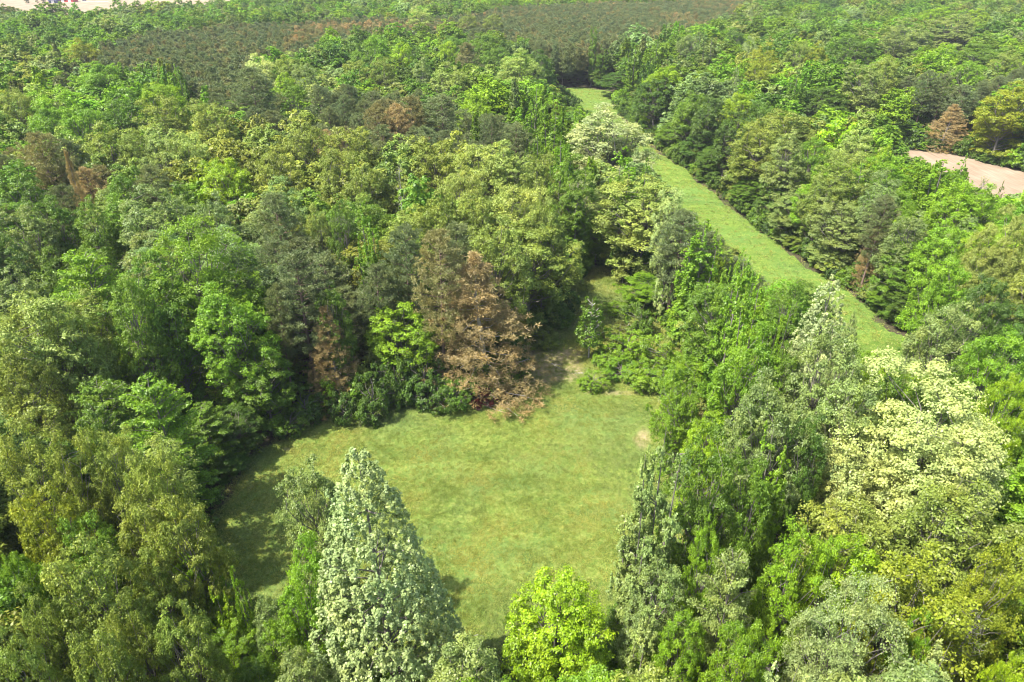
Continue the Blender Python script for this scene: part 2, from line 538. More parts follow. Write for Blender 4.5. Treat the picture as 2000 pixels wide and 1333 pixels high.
def tree_bare(seed, H=18, Rr=3.5, mat=None, leaves=True, n=60, woodm=None, r0=.22):
    """thin tree with bare pale branches and only a few leaves"""
    rng = np.random.default_rng(seed)
    wd = Wood()
    wd.add([[0, 0, -.3], [.1, .1, H*.4], [-.1, .2, H*.75], [.1, 0, H*.97]], [r0, r0*.7, r0*.4, .02], 6)
    ends = []
    for i in range(n):
        f = rng.uniform(.3, .95)
        a = rng.uniform(0, 2*pi); r = Rr*rng.uniform(.4, 1)*(1.1-f)*1.3
        p0 = np.array([0, .1, H*f]); p1 = p0+np.array([cos(a)*r, sin(a)*r, r*rng.uniform(.5, 1.3)])
        pts = wd.limb(p0, p1, .05, .012, rng, .2, 4, 3)
        for k in range(3):
            q0 = pts[rng.integers(1, 5)]
            q1 = q0+unit(rng.normal(size=3)+np.array([cos(a), sin(a), .8]))*rng.uniform(.5, 1.4)
            wd.limb(q0, q1, .022, .008, rng, .2, 2, 3)
            ends.append(q1)
    E = np.array(ends)
    part = puffs(E, np.full((len(E), 3), .3), 9 if leaves else 2, .2, rng, up=.5)
    return crown_mesh('crown', [part], mat or M_LEAF), wd.mesh('trunk', woodm or M_PALE)

PROTO = {}
def proto(key, ms, H, Rr): PROTO.setdefault(key, []).append((ms[0], ms[1], H, Rr))

for s in (1, 2, 3): proto('oak', tree_dome(s, 24, 6, .28, ncl=66, npf=14, nlf=34, L=.31, mat=M_OAK, up=.4, prf=.36), 24, 6)
for s in (11, 12, 13): proto('round', tree_dome(s, 22, 5.6, .24, ncl=84, npf=11, nlf=44, L=.255, mat=M_LEAF, up=.55, clr=1.45, gap=.06, ragged=.15), 22, 5.6)
proto('bigoak', tree_dome(21, 25, 7.8, .30, ncl=120, npf=20, nlf=44, L=.25, mat=M_OAK, up=.4, clr=1.6, gap=.2, ragged=.42, prf=.30, flat=.85), 25, 7.8)
for s in (31, 32, 33): proto('loose', tree_dome(s, 25, 5.2, .2, ncl=90, npf=13, nlf=32, L=.275, mat=M_LEAF, up=.4, clr=1.5, gap=.15, ragged=.38, flat=1.0, prf=.40), 25, 5.2)
proto('bigloose', tree_dome(35, 26, 7, .2, ncl=120, npf=17, nlf=30, L=.25, mat=M_LEAF, up=.4, clr=1.6, gap=.15, ragged=.38, flat=1.0, prf=.34), 26, 7)
proto('poplar', tree_cone(41, 27, 6.0, .05, nsp=3700, nlf=31, L=.175, mat=M_SILVER, prof=.74, spray=(.22, .22, .40), spires=4, ragged=.12, asp=.7, boughs=300, bsp=.40, surf=.55), 27, 6.0)
proto('poplar', tree_cone(42, 25, 5.0, .06, nsp=1700, nlf=24, L=.25, mat=M_SILVER, prof=.66, spray=(.28, .28, .42), ragged=.35, spires=4, leaders=1, boughs=200, bsp=.45, surf=.4), 25, 5.0)
for s in (43, 44): proto('column', tree_cone(s, 24, 4.0, .06, nsp=1150, nlf=26, L=.26, mat=M_SILVER, prof=.42, spray=(.36, .36, .42), ragged=.6, spires=5, leaders=3, up=.45, boughs=110, bsp=.42), 24, 4.0)
for s in (51, 52, 53): proto('gum', tree_cone(s, 26, 4.6, .06, nsp=1500, nlf=24, L=.29, mat=M_LEAF, prof=.55, spray=(.36, .36, .42), leaders=4, ragged=.5, spires=5, up=.5, boughs=170, bsp=.45), 26, 4.6)
for s in (61, 62): proto('feather', tree_layer(s, 19, 6, 9, 8, L=.36, mat=M_LEAF, nlf=30), 19, 6)
for s in (71, 72, 73): proto('pine', tree_pine(s, 25, 4.2, .40, nbr=58, ntuft=9, nn=44), 25, 4.2)
for s in (81, 82): proto('whorl', tree_pine(s, 22, 6.2, .08, nbr=58, ntuft=26, nn=32, whorl=True, flat=1.0, tuft=.55, dead=14, droop=.10, W=.06), 22, 6.2)
for s in (91, 92): proto('shrub', tree_dome(s, 4.2, 2.6, .02, ncl=26, npf=9, nlf=34, L=.22, mat=M_LEAF, up=.5, clr=2.0, gap=.1, flat=.9, ragged=.35), 4.2, 2.6)
proto('sapling', tree_cone(95, 9, 1.7, .22, nsp=120, nlf=30, L=.24, mat=M_LEAF, prof=.5, spray=(.36, .36, .4), hollow=.6, ragged=.45, woodm=M_PALE), 9, 1.7)
proto('bare', tree_bare(97, 18, 3.6), 18, 3.6)
proto('baredead', tree_bare(98, 18, 3.6, leaves=False, n=40), 18, 3.6)

# ------------------------------------------------------------------ colours (surface reflectance)
K = 0.70
def colr(r, g, b, k=K):
    c = lin(r, g, b)
    return tuple(x*k for x in c)
COL = {
 'G': colr(116, 152, 46),  'B': colr(158, 192, 34), 'O': colr(140, 158, 66), 'P': colr(162, 182, 114), 'D': colr(96, 130, 48),
 'N': colr(128, 144, 92),  'R': colr(188, 168, 116), 'Y': colr(152, 164, 44), 'W': colr(186, 202, 122), 'S': colr(144, 166, 92),
 'L': colr(132, 172, 40), 'C': colr(160, 178, 86), 'M': colr(150, 150, 96), 'X': colr(169, 187, 119), 'Q': colr(86, 40, 34), 'V': colr(184, 196, 136),
}
CNAME = {'G': 'mid green', 'B': 'bright yellow green', 'O': 'olive green', 'P': 'pale silvery', 'D': 'dark green', 'N': 'grey green',
         'R': 'rusty brown', 'Y': 'golden olive', 'W': 'cream green', 'S': 'sage green', 'L': 'fresh light green', 'C': 'yellowish cream green',
         'M': 'brownish olive', 'X': 'silvery white', 'Q': 'dark red', 'V': 'cream white'}
SNAME = {'oak': ('oak_tree', 'lumpy rounded oak'), 'round': ('maple_tree', 'dense round maple'), 'bigoak': ('oak_tree', 'broad oak'),
         'loose': ('hickory_tree', 'tall loose leafy tree'), 'bigloose': ('hickory_tree', 'broad leafy tree'), 'poplar': ('poplar_tree', 'conical poplar'), 'column': ('poplar_tree', 'ragged poplar'), 'gum': ('sweetgum_tree', 'pointed sweetgum'),
         'feather': ('locust_tree', 'feathery spreading tree'), 'pine': ('pine_tree', 'round topped pine'), 'whorl': ('pine_tree', 'layered pine'),
         'shrub': ('shrub', 'low leafy shrub'), 'sapling': ('sapling', 'slender sapling'), 'bare': ('birch_tree', 'thin tree with pale bare branches'),
         'baredead': ('dead_tree', 'thin dead bare tree')}
HDEF = {'oak': 23, 'round': 22, 'bigoak': 25, 'bigloose': 25, 'loose': 25, 'poplar': 26, 'column': 23, 'gum': 26, 'feather': 20, 'pine': 25, 'whorl': 20, 'shrub': 3.5, 'sapling': 9, 'bare': 20, 'baredead': 18}

# ------------------------------------------------------------------ trees read off the photograph: top x, top y, width, kind, colour, height, (label, short name)
T = []
BANK = False
def t(x, y, w_, k, c, H=None, lab=None, short=None): T.append(dict(x=x, y=y, w=w_, k=k, c=c, H=H or HDEF[k], lab=lab, short=short, bank=BANK, beyond=(y <= 245 and x > 1560)))
# the meadow's own trees
t(710, 868, 385, 'poplar', 'X', 28, 'large silvery white conical poplar standing at the near end of the meadow', 'the big silvery poplar')
t(612, 914, 130, 'loose', 'S', 21, 'narrow sage poplar half hidden by the big silvery poplar')
t(582, 1075, 120, 'loose', 'L', 17)
t(1080, 1112, 205, 'round', 'B', 17, 'round bright yellow green maple alone at the near end of the meadow', 'the bright round maple')
t(945, 500, 235, 'whorl', 'R', 24, 'large rusty brown pine with drooping layered branches at the far edge of the meadow', 'the large brown pine')
t(850, 455, 115, 'pine', 'M', 26, 'half browned pine rising right behind the large brown pine')
t(638, 598, 120, 'whorl', 'R', 17.5, 'smaller rusty brown pine at the meadow edge, beside dark shrubs', 'the smaller brown pine')
t(1157, 582, 55, 'sapling', 'G', 11.5, 'slender green sapling with thin pale trunk beside the trail from the meadow', 'the trail sapling')
t(1328, 412, 100, 'pine', 'N', 26, 'tall grey green pine with long bare reddish trunk above the sweetgums', 'the bare trunked pine')
t(1035, 428, 175, 'oak', 'O', 24, 'wide olive oak casting deep shade over the trail entrance', 'the trail oak')
t(965, 440, 120, 'oak', 'O', 24)
t(775, 598, 130, 'oak', 'L', 14, 'yellow green rounded tree between the two brown pines')
t(1022, 610, 70, 'loose', 'G', 11)
t(1062, 640, 66, 'shrub', 'O', 3.6, 'olive shrub in dappled shade on the bare soil of the trail')
t(1165, 432, 105, 'loose', 'G', 20)
t(1218, 462, 80, 'oak', 'O', 17)
t(1262, 352, 165, 'oak', 'C', 25, 'wide cream topped oak beside the near end of the grass lane', 'the cream topped oak')
t(1318, 378, 60, 'oak', 'W', 24)
t(1262, 540, 80, 'loose', 'L', 12)
# left side of the meadow
t(370, 462, 215, 'bigloose', 'L', 27, 'very large light green tree left of the meadow with two pines beside it', 'the very large light tree')
t(300, 520, 120, 'loose', 'G', 25)
t(440, 560, 130, 'loose', 'L', 22)
t(405, 442, 80, 'bare', 'S', 24)
t(240, 560, 110, 'loose', 'G', 24)
t(160, 482, 175, 'feather', 'L', 24, 'feathery bright green spreading tree on the far left slope of crowns', 'the feathery bright tree')
t(60, 580, 180, 'oak', 'C', 25, 'large cream flecked oak at the left border of the picture')
t(125, 590, 110, 'oak', 'O', 24)
t(20, 690, 110, 'oak', 'O', 22)
t(285, 742, 180, 'feather', 'L', 20, 'feathery light green tree overhanging the shaded side of the meadow', 'the overhanging feathery tree')
t(170, 790, 110, 'feather', 'G', 18)
t(395, 790, 110, 'feather', 'G', 17)
t(452, 800, 90, 'loose', 'D', 16)
t(430, 880, 90, 'loose', 'D', 17)
t(500, 680, 110, 'loose', 'G', 18)
t(530, 385, 95, 'pine', 'N', 26)
t(572, 498, 120, 'pine', 'N', 24, 'large dark pine between the light green tree and the smaller brown pine', 'the large dark pine')
t(622, 500, 100, 'pine', 'N', 19)
t(530, 560, 60, 'pine', 'N', 20)
t(708, 392, 90, 'gum', 'L', 27, 'tall light green pointed tree standing between grey pines')
t(655, 560, 80, 'loose', 'G', 20)
t(785, 440, 95, 'pine', 'N', 25)
t(735, 520, 80, 'pine', 'N', 20)
t(35, 853, 130, 'oak', 'O', 23); t(112, 855, 110, 'oak', 'O', 23); t(200, 866, 90, 'oak', 'O', 22); t(270, 873, 125, 'oak', 'O', 22)
t(245, 960, 130, 'oak', 'O', 21); t(345, 982, 120, 'oak', 'O', 19); t(60, 960, 130, 'oak', 'Y', 22); t(150, 1000, 110, 'oak', 'G', 20)
t(140, 1058, 170, 'oak', 'O', 23, 'tall grey olive oak with hanging leaves in the near corner wood', 'the tall grey olive oak')
t(22, 1072, 90, 'round', 'L', 20); t(30, 1250, 120, 'oak', 'O', 22); t(160, 1228, 140, 'oak', 'O', 22)
t(247, 1180, 100, 'oak', 'O', 20); t(335, 1202, 125, 'oak', 'O', 20); t(300, 1085, 90, 'oak', 'O', 18)
t(372, 1080, 90, 'oak', 'L', 15); t(70, 1160, 100, 'oak', 'O', 20)
t(409, 1141, 70, 'gum', 'B', 15, 'narrow bright sapling like sweetgum at the dark meadow corner')
t(451, 1103, 55, 'gum', 'L', 14, 'taller thin light green tree with pointed top at the dark meadow corner')
t(504, 1168, 80, 'loose', 'S', 14); t(450, 1210, 100, 'round', 'L', 12); t(545, 1200, 100, 'loose', 'L', 14); t(560, 1270, 130, 'loose', 'S', 16)
t(480, 1290, 120, 'round', 'G', 12)
# right side of the meadow
t(1305, 832, 130, 'column', 'S', 22, 'dark sage poplar column leaning over the right side of the meadow', 'the sage poplar')
t(1262, 985, 120, 'column', 'S', 19); t(1290, 1110, 130, 'loose', 'S', 18); t(1260, 1195, 90, 'column', 'S', 16)
t(1215, 1195, 100, 'feather', 'G', 9); t(1262, 1262, 90, 'round', 'L', 10); t(1340, 1190, 100, 'round', 'L', 17)
t(1400, 862, 140, 'loose', 'G', 25); t(1530, 838, 135, 'gum', 'L', 25, 'light green sweetgum with ragged points beside the cream oak', 'the ragged sweetgum')
t(1470, 900, 110, 'loose', 'G', 23); t(1390, 800, 90, 'round', 'B', 17); t(1345, 715, 90, 'loose', 'L', 18)
t(1660, 1032, 165, 'round', 'B', 22, 'flat topped bright yellow green maple below the cream oak', 'the flat topped maple')
t(1580, 1055, 130, 'oak', 'L', 22); t(1450, 1065, 145, 'feather', 'S', 22, 'grey green feathery tree with bare twigs showing, near the sage poplar', 'the feathery grey tree')
t(1790, 1090, 220, 'oak', 'Y', 22, 'broad golden olive oak in front of the cream oak', 'the golden olive oak')
t(1950, 1058, 130, 'oak', 'Y', 22); t(1690, 1160, 200, 'bigloose', 'P', 23, 'wide pale silvery tree at the near edge with white flecked leaves', 'the wide pale tree')
t(1535, 1282, 110, 'column', 'W', 22); t(1480, 1205, 125, 'round', 'L', 21); t(1400, 1035, 80, 'loose', 'L', 20)
t(1870, 1240, 110, 'column', 'P', 22); t(1800, 1235, 80, 'loose', 'L', 20); t(1985, 1268, 80, 'round', 'B', 21); t(1905, 1165, 120, 'bare', 'O', 20)
t(1892, 770, 350, 'bigoak', 'W', 25, 'huge cream coloured oak in flower at the right border', 'the huge cream oak')
t(1715, 850, 150, 'bigoak', 'W', 20)
t(1622, 540, 170, 'poplar', 'V', 28, 'tall cream white poplar standing before the grass lane', 'the tall cream poplar')
t(1682, 610, 100, 'poplar', 'P', 26, 'pale silvery poplar pressed against the tall cream poplar')
t(1622, 655, 150, 'loose', 'S', 26); t(1530, 742, 150, 'loose', 'S', 25); t(1665, 720, 160, 'loose', 'S', 25)
t(1780, 700, 120, 'round', 'G', 22); t(1730, 690, 80, 'round', 'B', 20); t(1880, 688, 110, 'round', 'G', 23)
t(1968, 640, 135, 'round', 'L', 24); t(1985, 722, 95, 'round', 'B', 24, 'bright yellow green maple at the right border above the huge cream oak')
t(1600, 830, 90, 'loose', 'D', 22); t(1770, 770, 80, 'loose', 'G', 21)
# sweetgum group between meadow and lane
t(1385, 428, 100, 'gum', 'L', 28, 'tallest light green sweetgum of the group beside the grass lane', 'the tallest sweetgum')
t(1452, 482, 100, 'gum', 'L', 28); t(1495, 530, 95, 'gum', 'L', 27); t(1540, 577, 80, 'gum', 'L', 26); t(1420, 560, 120, 'loose', 'G', 26)
t(1355, 540, 90, 'gum', 'L', 24); t(1470, 640, 125, 'loose', 'L', 24); t(1395, 660, 120, 'loose', 'L', 22); t(1530, 690, 90, 'loose', 'G', 22)
# middle distance, behind the meadow
t(1200, 213, 150, 'loose', 'V', 26, 'pale silvery poplar blocking the middle of the grass lane', 'the lane poplar')
t(1240, 285, 40, 'poplar', 'P', 20); t(1215, 284, 105, 'gum', 'L', 25); t(1258, 305, 60, 'gum', 'L', 24); t(1150, 360, 90, 'loose', 'P', 22)
t(1130, 365, 90, 'gum', 'G', 24); t(1120, 318, 90, 'loose', 'G', 24); t(1055, 312, 80, 'oak', 'O', 24)
t(945, 275, 130, 'oak', 'C', 25, 'broad cream topped oak on the ridge of crowns behind the meadow', 'the ridge oak')
t(990, 290, 100, 'oak', 'C', 24); t(845, 268, 115, 'oak', 'O', 25, 'wide olive oak on the ridge, between bare trunk and cream topped oak')
t(1000, 370, 120, 'oak', 'C', 24); t(925, 372, 110, 'oak', 'O', 24); t(870, 378, 90, 'oak', 'O', 24); t(900, 330, 80, 'oak', 'C', 24); t(1060, 400, 90, 'oak', 'O', 23)
t(680, 243, 110, 'oak', 'O', 25); t(590, 240, 95, 'oak', 'O', 25); t(530, 287, 100, 'oak', 'O', 25); t(640, 300, 90, 'oak', 'O', 24); t(700, 320, 90, 'oak', 'O', 24)
t(775, 312, 45, 'baredead', 'M', 26, 'thin dead tree with pale trunk between olive oaks', 'the thin dead tree')
t(440, 306, 105, 'round', 'B', 24, 'bright yellow green maple among olive oaks, far left wood', 'the left wood bright maple')
t(290, 368, 140, 'loose', 'S', 25, 'wide sage green tree below the row of olive oaks', 'the wide sage tree')
t(415, 385, 100, 'loose', 'S', 24); t(350, 350, 90, 'feather', 'G', 23); t(612, 413, 60, 'oak', 'C', 22); t(660, 400, 60, 'loose', 'G', 24)
t(205, 250, 100, 'oak', 'O', 25); t(252, 252, 75, 'oak', 'O', 25); t(310, 256, 100, 'oak', 'C', 25); t(360, 268, 85, 'oak', 'C', 24)
t(75, 262, 90, 'pine', 'M', 27); t(122, 300, 55, 'whorl', 'R', 27, 'browning pine with long bare trunk above the shaded gap', 'the browning pine')
t(40, 330, 110, 'loose', 'G', 24); t(100, 390, 100, 'loose', 'G', 23); t(50, 412, 110, 'loose', 'S', 23); t(180, 400, 90, 'loose', 'G', 23)
t(20, 470, 100, 'loose', 'D', 22); t(230, 330, 80, 'loose', 'G', 23)
t(70, 198, 80, 'round', 'L', 25); t(152, 205, 95, 'round', 'L', 25); t(125, 178, 105, 'oak', 'L', 25); t(225, 184, 85, 'loose', 'G', 25)
t(322, 193, 90, 'oak', 'O', 25); t(385, 190, 70, 'oak', 'O', 25); t(428, 208, 90, 'oak', 'O', 25); t(20, 180, 70, 'oak', 'O', 25)
t(307, 156, 90, 'round', 'B', 26, 'bright yellow green maple at the edge of the pine plantation', 'the plantation edge maple')
t(187, 114, 88, 'round', 'L', 26); t(295, 126, 25, 'gum', 'L', 27); t(347, 123, 45, 'gum', 'L', 27)
t(504, 113, 66, 'oak', 'W', 25, 'cream oak standing alone against the pine plantation'); t(564, 110, 76, 'oak', 'O', 25)
t(556, 138, 50, 'round', 'B', 24); t(602, 130, 60, 'oak', 'S', 25); t(494, 133, 85, 'pine', 'N', 30, 'tall dark pine with bare trunk above the olive oaks', 'the tall dark pine')
t(567, 166, 75, 'loose', 'G', 25); t(624, 169, 62, 'pine', 'N', 25); t(155, 82, 62, 'oak', 'Y', 25)
t(692, 118, 72, 'oak', 'O', 25); t(740, 118, 62, 'oak', 'O', 25); t(823, 122, 52, 'loose', 'S', 25); t(876, 132, 85, 'oak', 'C', 25)
t(735, 74, 60, 'oak', 'L', 26); t(780, 80, 52, 'round', 'B', 26); t(940, 60, 78, 'round', 'G', 27); t(890, 68, 60, 'round', 'G', 26); t(874, 77, 42, 'round', 'B', 26)
t(911, 86, 50, 'pine', 'M', 26); t(985, 73, 42, 'round', 'D', 26); t(967, 90, 60, 'round', 'G', 25); t(1012, 105, 76, 'oak', 'C', 26); t(1056, 93, 52, 'round', 'D', 26)
t(820, 92, 60, 'gum', 'G', 26); t(700, 90, 70, 'loose', 'G', 26)
t(920, 170, 85, 'round', 'B', 25); t(860, 186, 95, 'pine', 'N', 26); t(802, 190, 70, 'pine', 'M', 26); t(773, 205, 65, 'pine', 'R', 25, 'rusty brown pine top amid grey pines on the ridge')
t(730, 205, 60, 'pine', 'M', 25); t(964, 225, 55, 'pine', 'N', 25); t(1002, 243, 75, 'pine', 'N', 24); t(1048, 160, 60, 'gum', 'L', 26); t(1085, 178, 70, 'gum', 'L', 25)
t(1137, 205, 80, 'gum', 'L', 25); t(1080, 215, 85, 'gum', 'L', 25); t(1030, 225, 75, 'gum', 'G', 25); t(1100, 270, 80, 'gum', 'L', 25); t(1050, 265, 70, 'gum', 'G', 24)
t(915, 28, 38, 'oak', 'O', 26); t(960, 27, 45, 'oak', 'O', 26); t(820, 20, 60, 'oak', 'C', 26)
BANK = True      # these stand beyond the lane
t(1160, 44, 26, 'column', 'G', 29); t(1122, 92, 45, 'loose', 'G', 24); t(1180, 88, 45, 'gum', 'G', 24); t(1240, 88, 50, 'gum', 'L', 24); t(1285, 78, 50, 'gum', 'L', 25)
t(1130, 130, 45, 'loose', 'N', 18); t(1175, 138, 40, 'loose', 'S', 15); t(1100, 128, 45, 'pine', 'N', 19)
# right bank of the lane
t(1395, 66, 55, 'column', 'S', 30, 'tall dark sage poplar above the far end of the grass lane', 'the tall sage poplar')
t(1342, 64, 50, 'loose', 'S', 27); t(1303, 124, 82, 'round', 'B', 24); t(1215, 140, 85, 'round', 'D', 22); t(1285, 152, 85, 'round', 'D', 23)
t(1355, 172, 72, 'round', 'G', 24); t(1441, 176, 62, 'round', 'B', 23); t(1388, 180, 70, 'round', 'D', 23); t(1494, 195, 65, 'round', 'G', 23)
t(1441, 130, 38, 'poplar', 'X', 24, 'small silvery cone shaped poplar below the golden oak', 'the small silvery cone'); t(1469, 14, 32, 'poplar', 'X', 26, 'far silvery cone shaped poplar at the corner of the pine plantation')
t(1445, 53, 52, 'round', 'D', 26); t(1466, 78, 38, 'loose', 'P', 25); t(1497, 92, 62, 'oak', 'Y', 26, 'golden olive oak on the hillside above the silvery cone', 'the golden oak'); t(1487, 115, 52, 'oak', 'Y', 25)
t(1560, 85, 62, 'oak', 'O', 26); t(1603, 88, 50, 'oak', 'Y', 26); t(1677, 70, 90, 'round', 'D', 27, 'large dark green dome on the right hand hillside', 'the large dark dome')
t(1762, 62, 72, 'loose', 'S', 26); t(1783, 42, 80, 'loose', 'S', 26); t(1864, 34, 105, 'loose', 'S', 26); t(1913, 78, 92, 'round', 'G', 25)
t(1850, 80, 46, 'round', 'B', 25); t(1833, 13, 52, 'round', 'B', 26); t(1917, 13, 48, 'round', 'B', 26); t(1702, 130, 85, 'loose', 'S', 25); t(1617, 166, 90, 'round', 'D', 25)
t(1900, 116, 62, 'round', 'L', 25); t(1972, 98, 60, 'oak', 'O', 25); t(1740, 118, 60, 'oak', 'O', 25); t(1560, 130, 60, 'gum', 'G', 25)
t(1986, 170, 95, 'oak', 'Y', 26, 'tall golden olive oak at the right border beyond the bare field', 'the tall golden oak'); t(1958, 222, 75, 'oak', 'Y', 24)
t(1884, 168, 60, 'pine', 'N', 26); t(1862, 205, 85, 'whorl', 'R', 18, 'rusty brown layered pine beside the bare field', 'the field side brown pine'); t(1783, 240, 62, 'feather', 'L', 17)
t(1543, 215, 125, 'oak', 'O', 23, 'broad olive oak with spreading crown between lane and bare field', 'the spreading olive oak'); t(1490, 238, 100, 'oak', 'O', 22)
t(1547, 270, 90, 'loose', 'S', 22); t(1596, 265, 70, 'round', 'L', 21); t(1674, 256, 85, 'oak', 'C', 21); t(1734, 280, 46, 'round', 'B', 20); t(1740, 306, 100, 'oak', 'L', 19)
t(1853, 310, 100, 'gum', 'L', 19); t(1892, 302, 62, 'gum', 'L', 19); t(1927, 338, 40, 'bare', 'S', 18); t(1966, 352, 28, 'gum', 'G', 17)
t(1652, 306, 100, 'oak', 'O', 21); t(1723, 345, 90, 'loose', 'S', 21); t(1769, 362, 65, 'round', 'L', 20); t(1882, 366, 110, 'oak', 'L', 20); t(1933, 374, 80, 'oak', 'L', 20)
t(1730, 386, 65, 'pine', 'N', 24); t(1716, 440, 60, 'whorl', 'R', 18, 'brown layered pine hanging over the near part of the grass lane', 'the lane side brown pine')
t(1325, 238, 72, 'round', 'G', 22); t(1372, 262, 72, 'round', 'D', 21); t(1405, 290, 80, 'loose', 'D', 19); t(1469, 350, 62, 'round', 'G', 15); t(1530, 348, 82, 'round', 'D', 20)
t(1560, 385, 90, 'loose', 'S', 21); t(1590, 362, 72, 'oak', 'L', 21); t(1655, 400, 92, 'oak', 'S', 21); t(1570, 458, 72, 'round', 'O', 16); t(1635, 480, 90, 'loose', 'S', 18)
t(1430, 225, 70, 'loose', 'D', 22); t(1465, 290, 90, 'oak', 'O', 21); t(1620, 340, 80, 'oak', 'O', 21)
t(1795, 470, 115, 'round', 'G', 22); t(1875, 500, 100, 'oak', 'L', 23); t(1970, 440, 115, 'bigoak', 'C', 24); t(1748, 560, 85, 'round', 'G', 9); t(1865, 588, 120, 'oak', 'S', 22)
t(1790, 420, 90, 'loose', 'S', 22); t(1850, 430, 90, 'oak', 'L', 22); t(1950, 540, 100, 'round', 'D', 23); t(1800, 560, 90, 'loose', 'D', 18)
BANK = False
# shrubs along the clearing (low)
for (x, y, w_, c, H) in [(1157, 730, 55, 'L', 3), (1230, 655, 80, 'L', 4.5), (1300, 665, 75, 'L', 6), (1265, 718, 75, 'L', 3.8), (1215, 705, 60, 'L', 3), (1300, 720, 60, 'L', 4), (1180, 690, 40, 'L', 2.4),
    (1210, 590, 55, 'L', 2.6), (1195, 640, 45, 'O', 2.2), (1255, 600, 60, 'G', 5.5), (560, 805, 55, 'G', 4), (585, 770, 75, 'D', 5), (665, 770, 45, 'D', 5), (630, 780, 50, 'L', 2.4), (690, 790, 45, 'L', 2), (720, 745, 70, 'D', 7), (770, 742, 50, 'D', 5),
    (770, 700, 60, 'D', 8), (820, 700, 80, 'D', 8), (855, 745, 60, 'D', 5), (890, 745, 55, 'G', 5), (985, 700, 60, 'G', 4.5), (1000, 660, 70, 'D', 6), (1090, 600, 50, 'D', 4), (905, 640, 60, 'D', 9), (745, 775, 40, 'L', 2),
    (938, 765, 62, 'Q', 1.6), (970, 752, 40, 'Q', 1.6), (1330, 760, 70, 'L', 6), (1345, 840, 60, 'L', 6), (1230, 1190, 60, 'G', 4), (960, 1265, 60, 'S', 2.5), (905, 1290, 60, 'S', 2), (1175, 1250, 60, 'L', 4), (1200, 1300, 80, 'L', 5), (860, 1315, 60, 'G', 2)]:
    t(x, y, w_, 'shrub', c, H)

# ------------------------------------------------------------------ ground outlines (world metres), traced from the ground points
def gpoly(pts): return np.array([at(x, y)[:2] for x, y in pts])
MEADOW = gpoly([(560, 850), (600, 822), (660, 800), (740, 784), (880, 782), (960, 790), (1000, 770), (1010, 745), (1000, 700), (1040, 660), (1110, 640), (1125, 600), (1128, 555), (1145, 520), (1190, 520), (1235, 560), (1245, 610), (1300, 640),
                (1340, 700), (1370, 780), (1380, 860), (1370, 930), (1365, 1000), (1340, 1080), (1290, 1180), (1240, 1260), (1120, 1340), (900, 1380), (700, 1380), (540, 1340), (420, 1240), (375, 1130), (390, 1040), (430, 960), (490, 890)])
LANE = gpoly([(1080, 185), (1092, 176), (1130, 170), (1192, 179), (1205, 215), (1235, 250), (1290, 300), (1340, 332), (1400, 380), (1460, 430), (1530, 482), (1600, 530), (1680, 590), (1740, 640), (1806, 694), (1770, 740), (1660, 740), (1560, 660), (1480, 590), (1400, 520), (1330, 450), (1265, 370), (1215, 300), (1150, 230)])
FIELD = gpoly([(1560, 282), (1620, 290), (1700, 290), (1760, 291), (1860, 301), (1905, 314), (2000, 336), (2150, 372), (2200, 470), (2020, 440), (1900, 400), (1800, 350), (1660, 318)])
FARFIELD = np.array([(-900, 590), (-330, 575), (-250, 640), (-240, 800), (-210, 1100), (-200, 1600), (-1400, 1600), (-1500, 700)], float)
V_MEADOW = [(600, 830), (700, 800), (880, 790), (1040, 760), (1050, 700), (1130, 650), (1128, 600), (1135, 545), (1185, 540), (1215, 590), (1200, 640), (1170, 700), (1160, 760), (1330, 790), (1260, 870), (1230, 960), (1210, 1130), (1170, 1230), (1100, 1110), (960, 1260), (880, 1280), (860, 1100), (700, 870), (600, 930), (550, 1150), (470, 1130), (420, 1060), (450, 960), (520, 880)]
V_LANE = [(1085, 178), (1130, 170), (1190, 180), (1192, 215), (1290, 300), (1400, 380), (1530, 480), (1680, 590), (1800, 692), (1715, 692), (1640, 560), (1570, 560), (1480, 480), (1380, 400), (1270, 300), (1165, 225), (1100, 195)]
V_FIELD = [(1752, 291), (1862, 302), (2000, 336), (2000, 390), (1960, 370), (1910, 325), (1860, 315), (1790, 308)]
V_FAR = [(0, 0), (300, 0), (200, 16), (100, 24), (0, 26)]

def inside(P, poly):
    x, y = P[..., 0], P[..., 1]
    r = np.zeros(x.shape, bool)
    n = len(poly)
    for i in range(n):
        x1, y1 = poly[i]; x2, y2 = poly[(i+1) % n]
        c = ((y1 > y) != (y2 > y)) & (x < (x2-x1)*(y-y1)/((y2-y1) or 1e-9)+x1)
        r ^= c
    return r

def sdist(P, poly):
    """signed distance, positive inside"""
    d = np.full(P.shape[:-1], 1e9)
    n = len(poly)
    for i in range(n):
        a = np.asarray(poly[i], float); b = np.asarray(poly[(i+1) % n], float)
        ab = b-a
        tt = np.clip(((P-a)@ab)/max(ab@ab, 1e-9), 0, 1)
        d = np.minimum(d, np.linalg.norm(P-(a+tt[..., None]*ab), axis=-1))
    return np.where(inside(P, poly), d, -d)

def vnoise(P, s, seed):
    """smooth value noise in numpy, 0..1"""
    rng = np.random.default_rng(seed)
    G = rng.uniform(0, 1, (256, 256))
    q = P/s+1000
    i = np.floor(q).astype(int); f = q-i
    f = f*f*(3-2*f)
    i0 = i % 256; i1 = (i+1) % 256
    a = G[i0[..., 0], i0[..., 1]]; b = G[i1[..., 0], i0[..., 1]]; c = G[i0[..., 0], i1[..., 1]]; d = G[i1[..., 0], i1[..., 1]]
    return (a*(1-f[..., 0])+b*f[..., 0])*(1-f[..., 1])+(c*(1-f[..., 0])+d*f[..., 0])*f[..., 1]

def fnoise(P, s, seed, o=4):
    v = 0; a = .5
    for k in range(o): v = v+a*vnoise(P, s/2**k, seed+k); a *= .5
    return v/(1-.5**o)

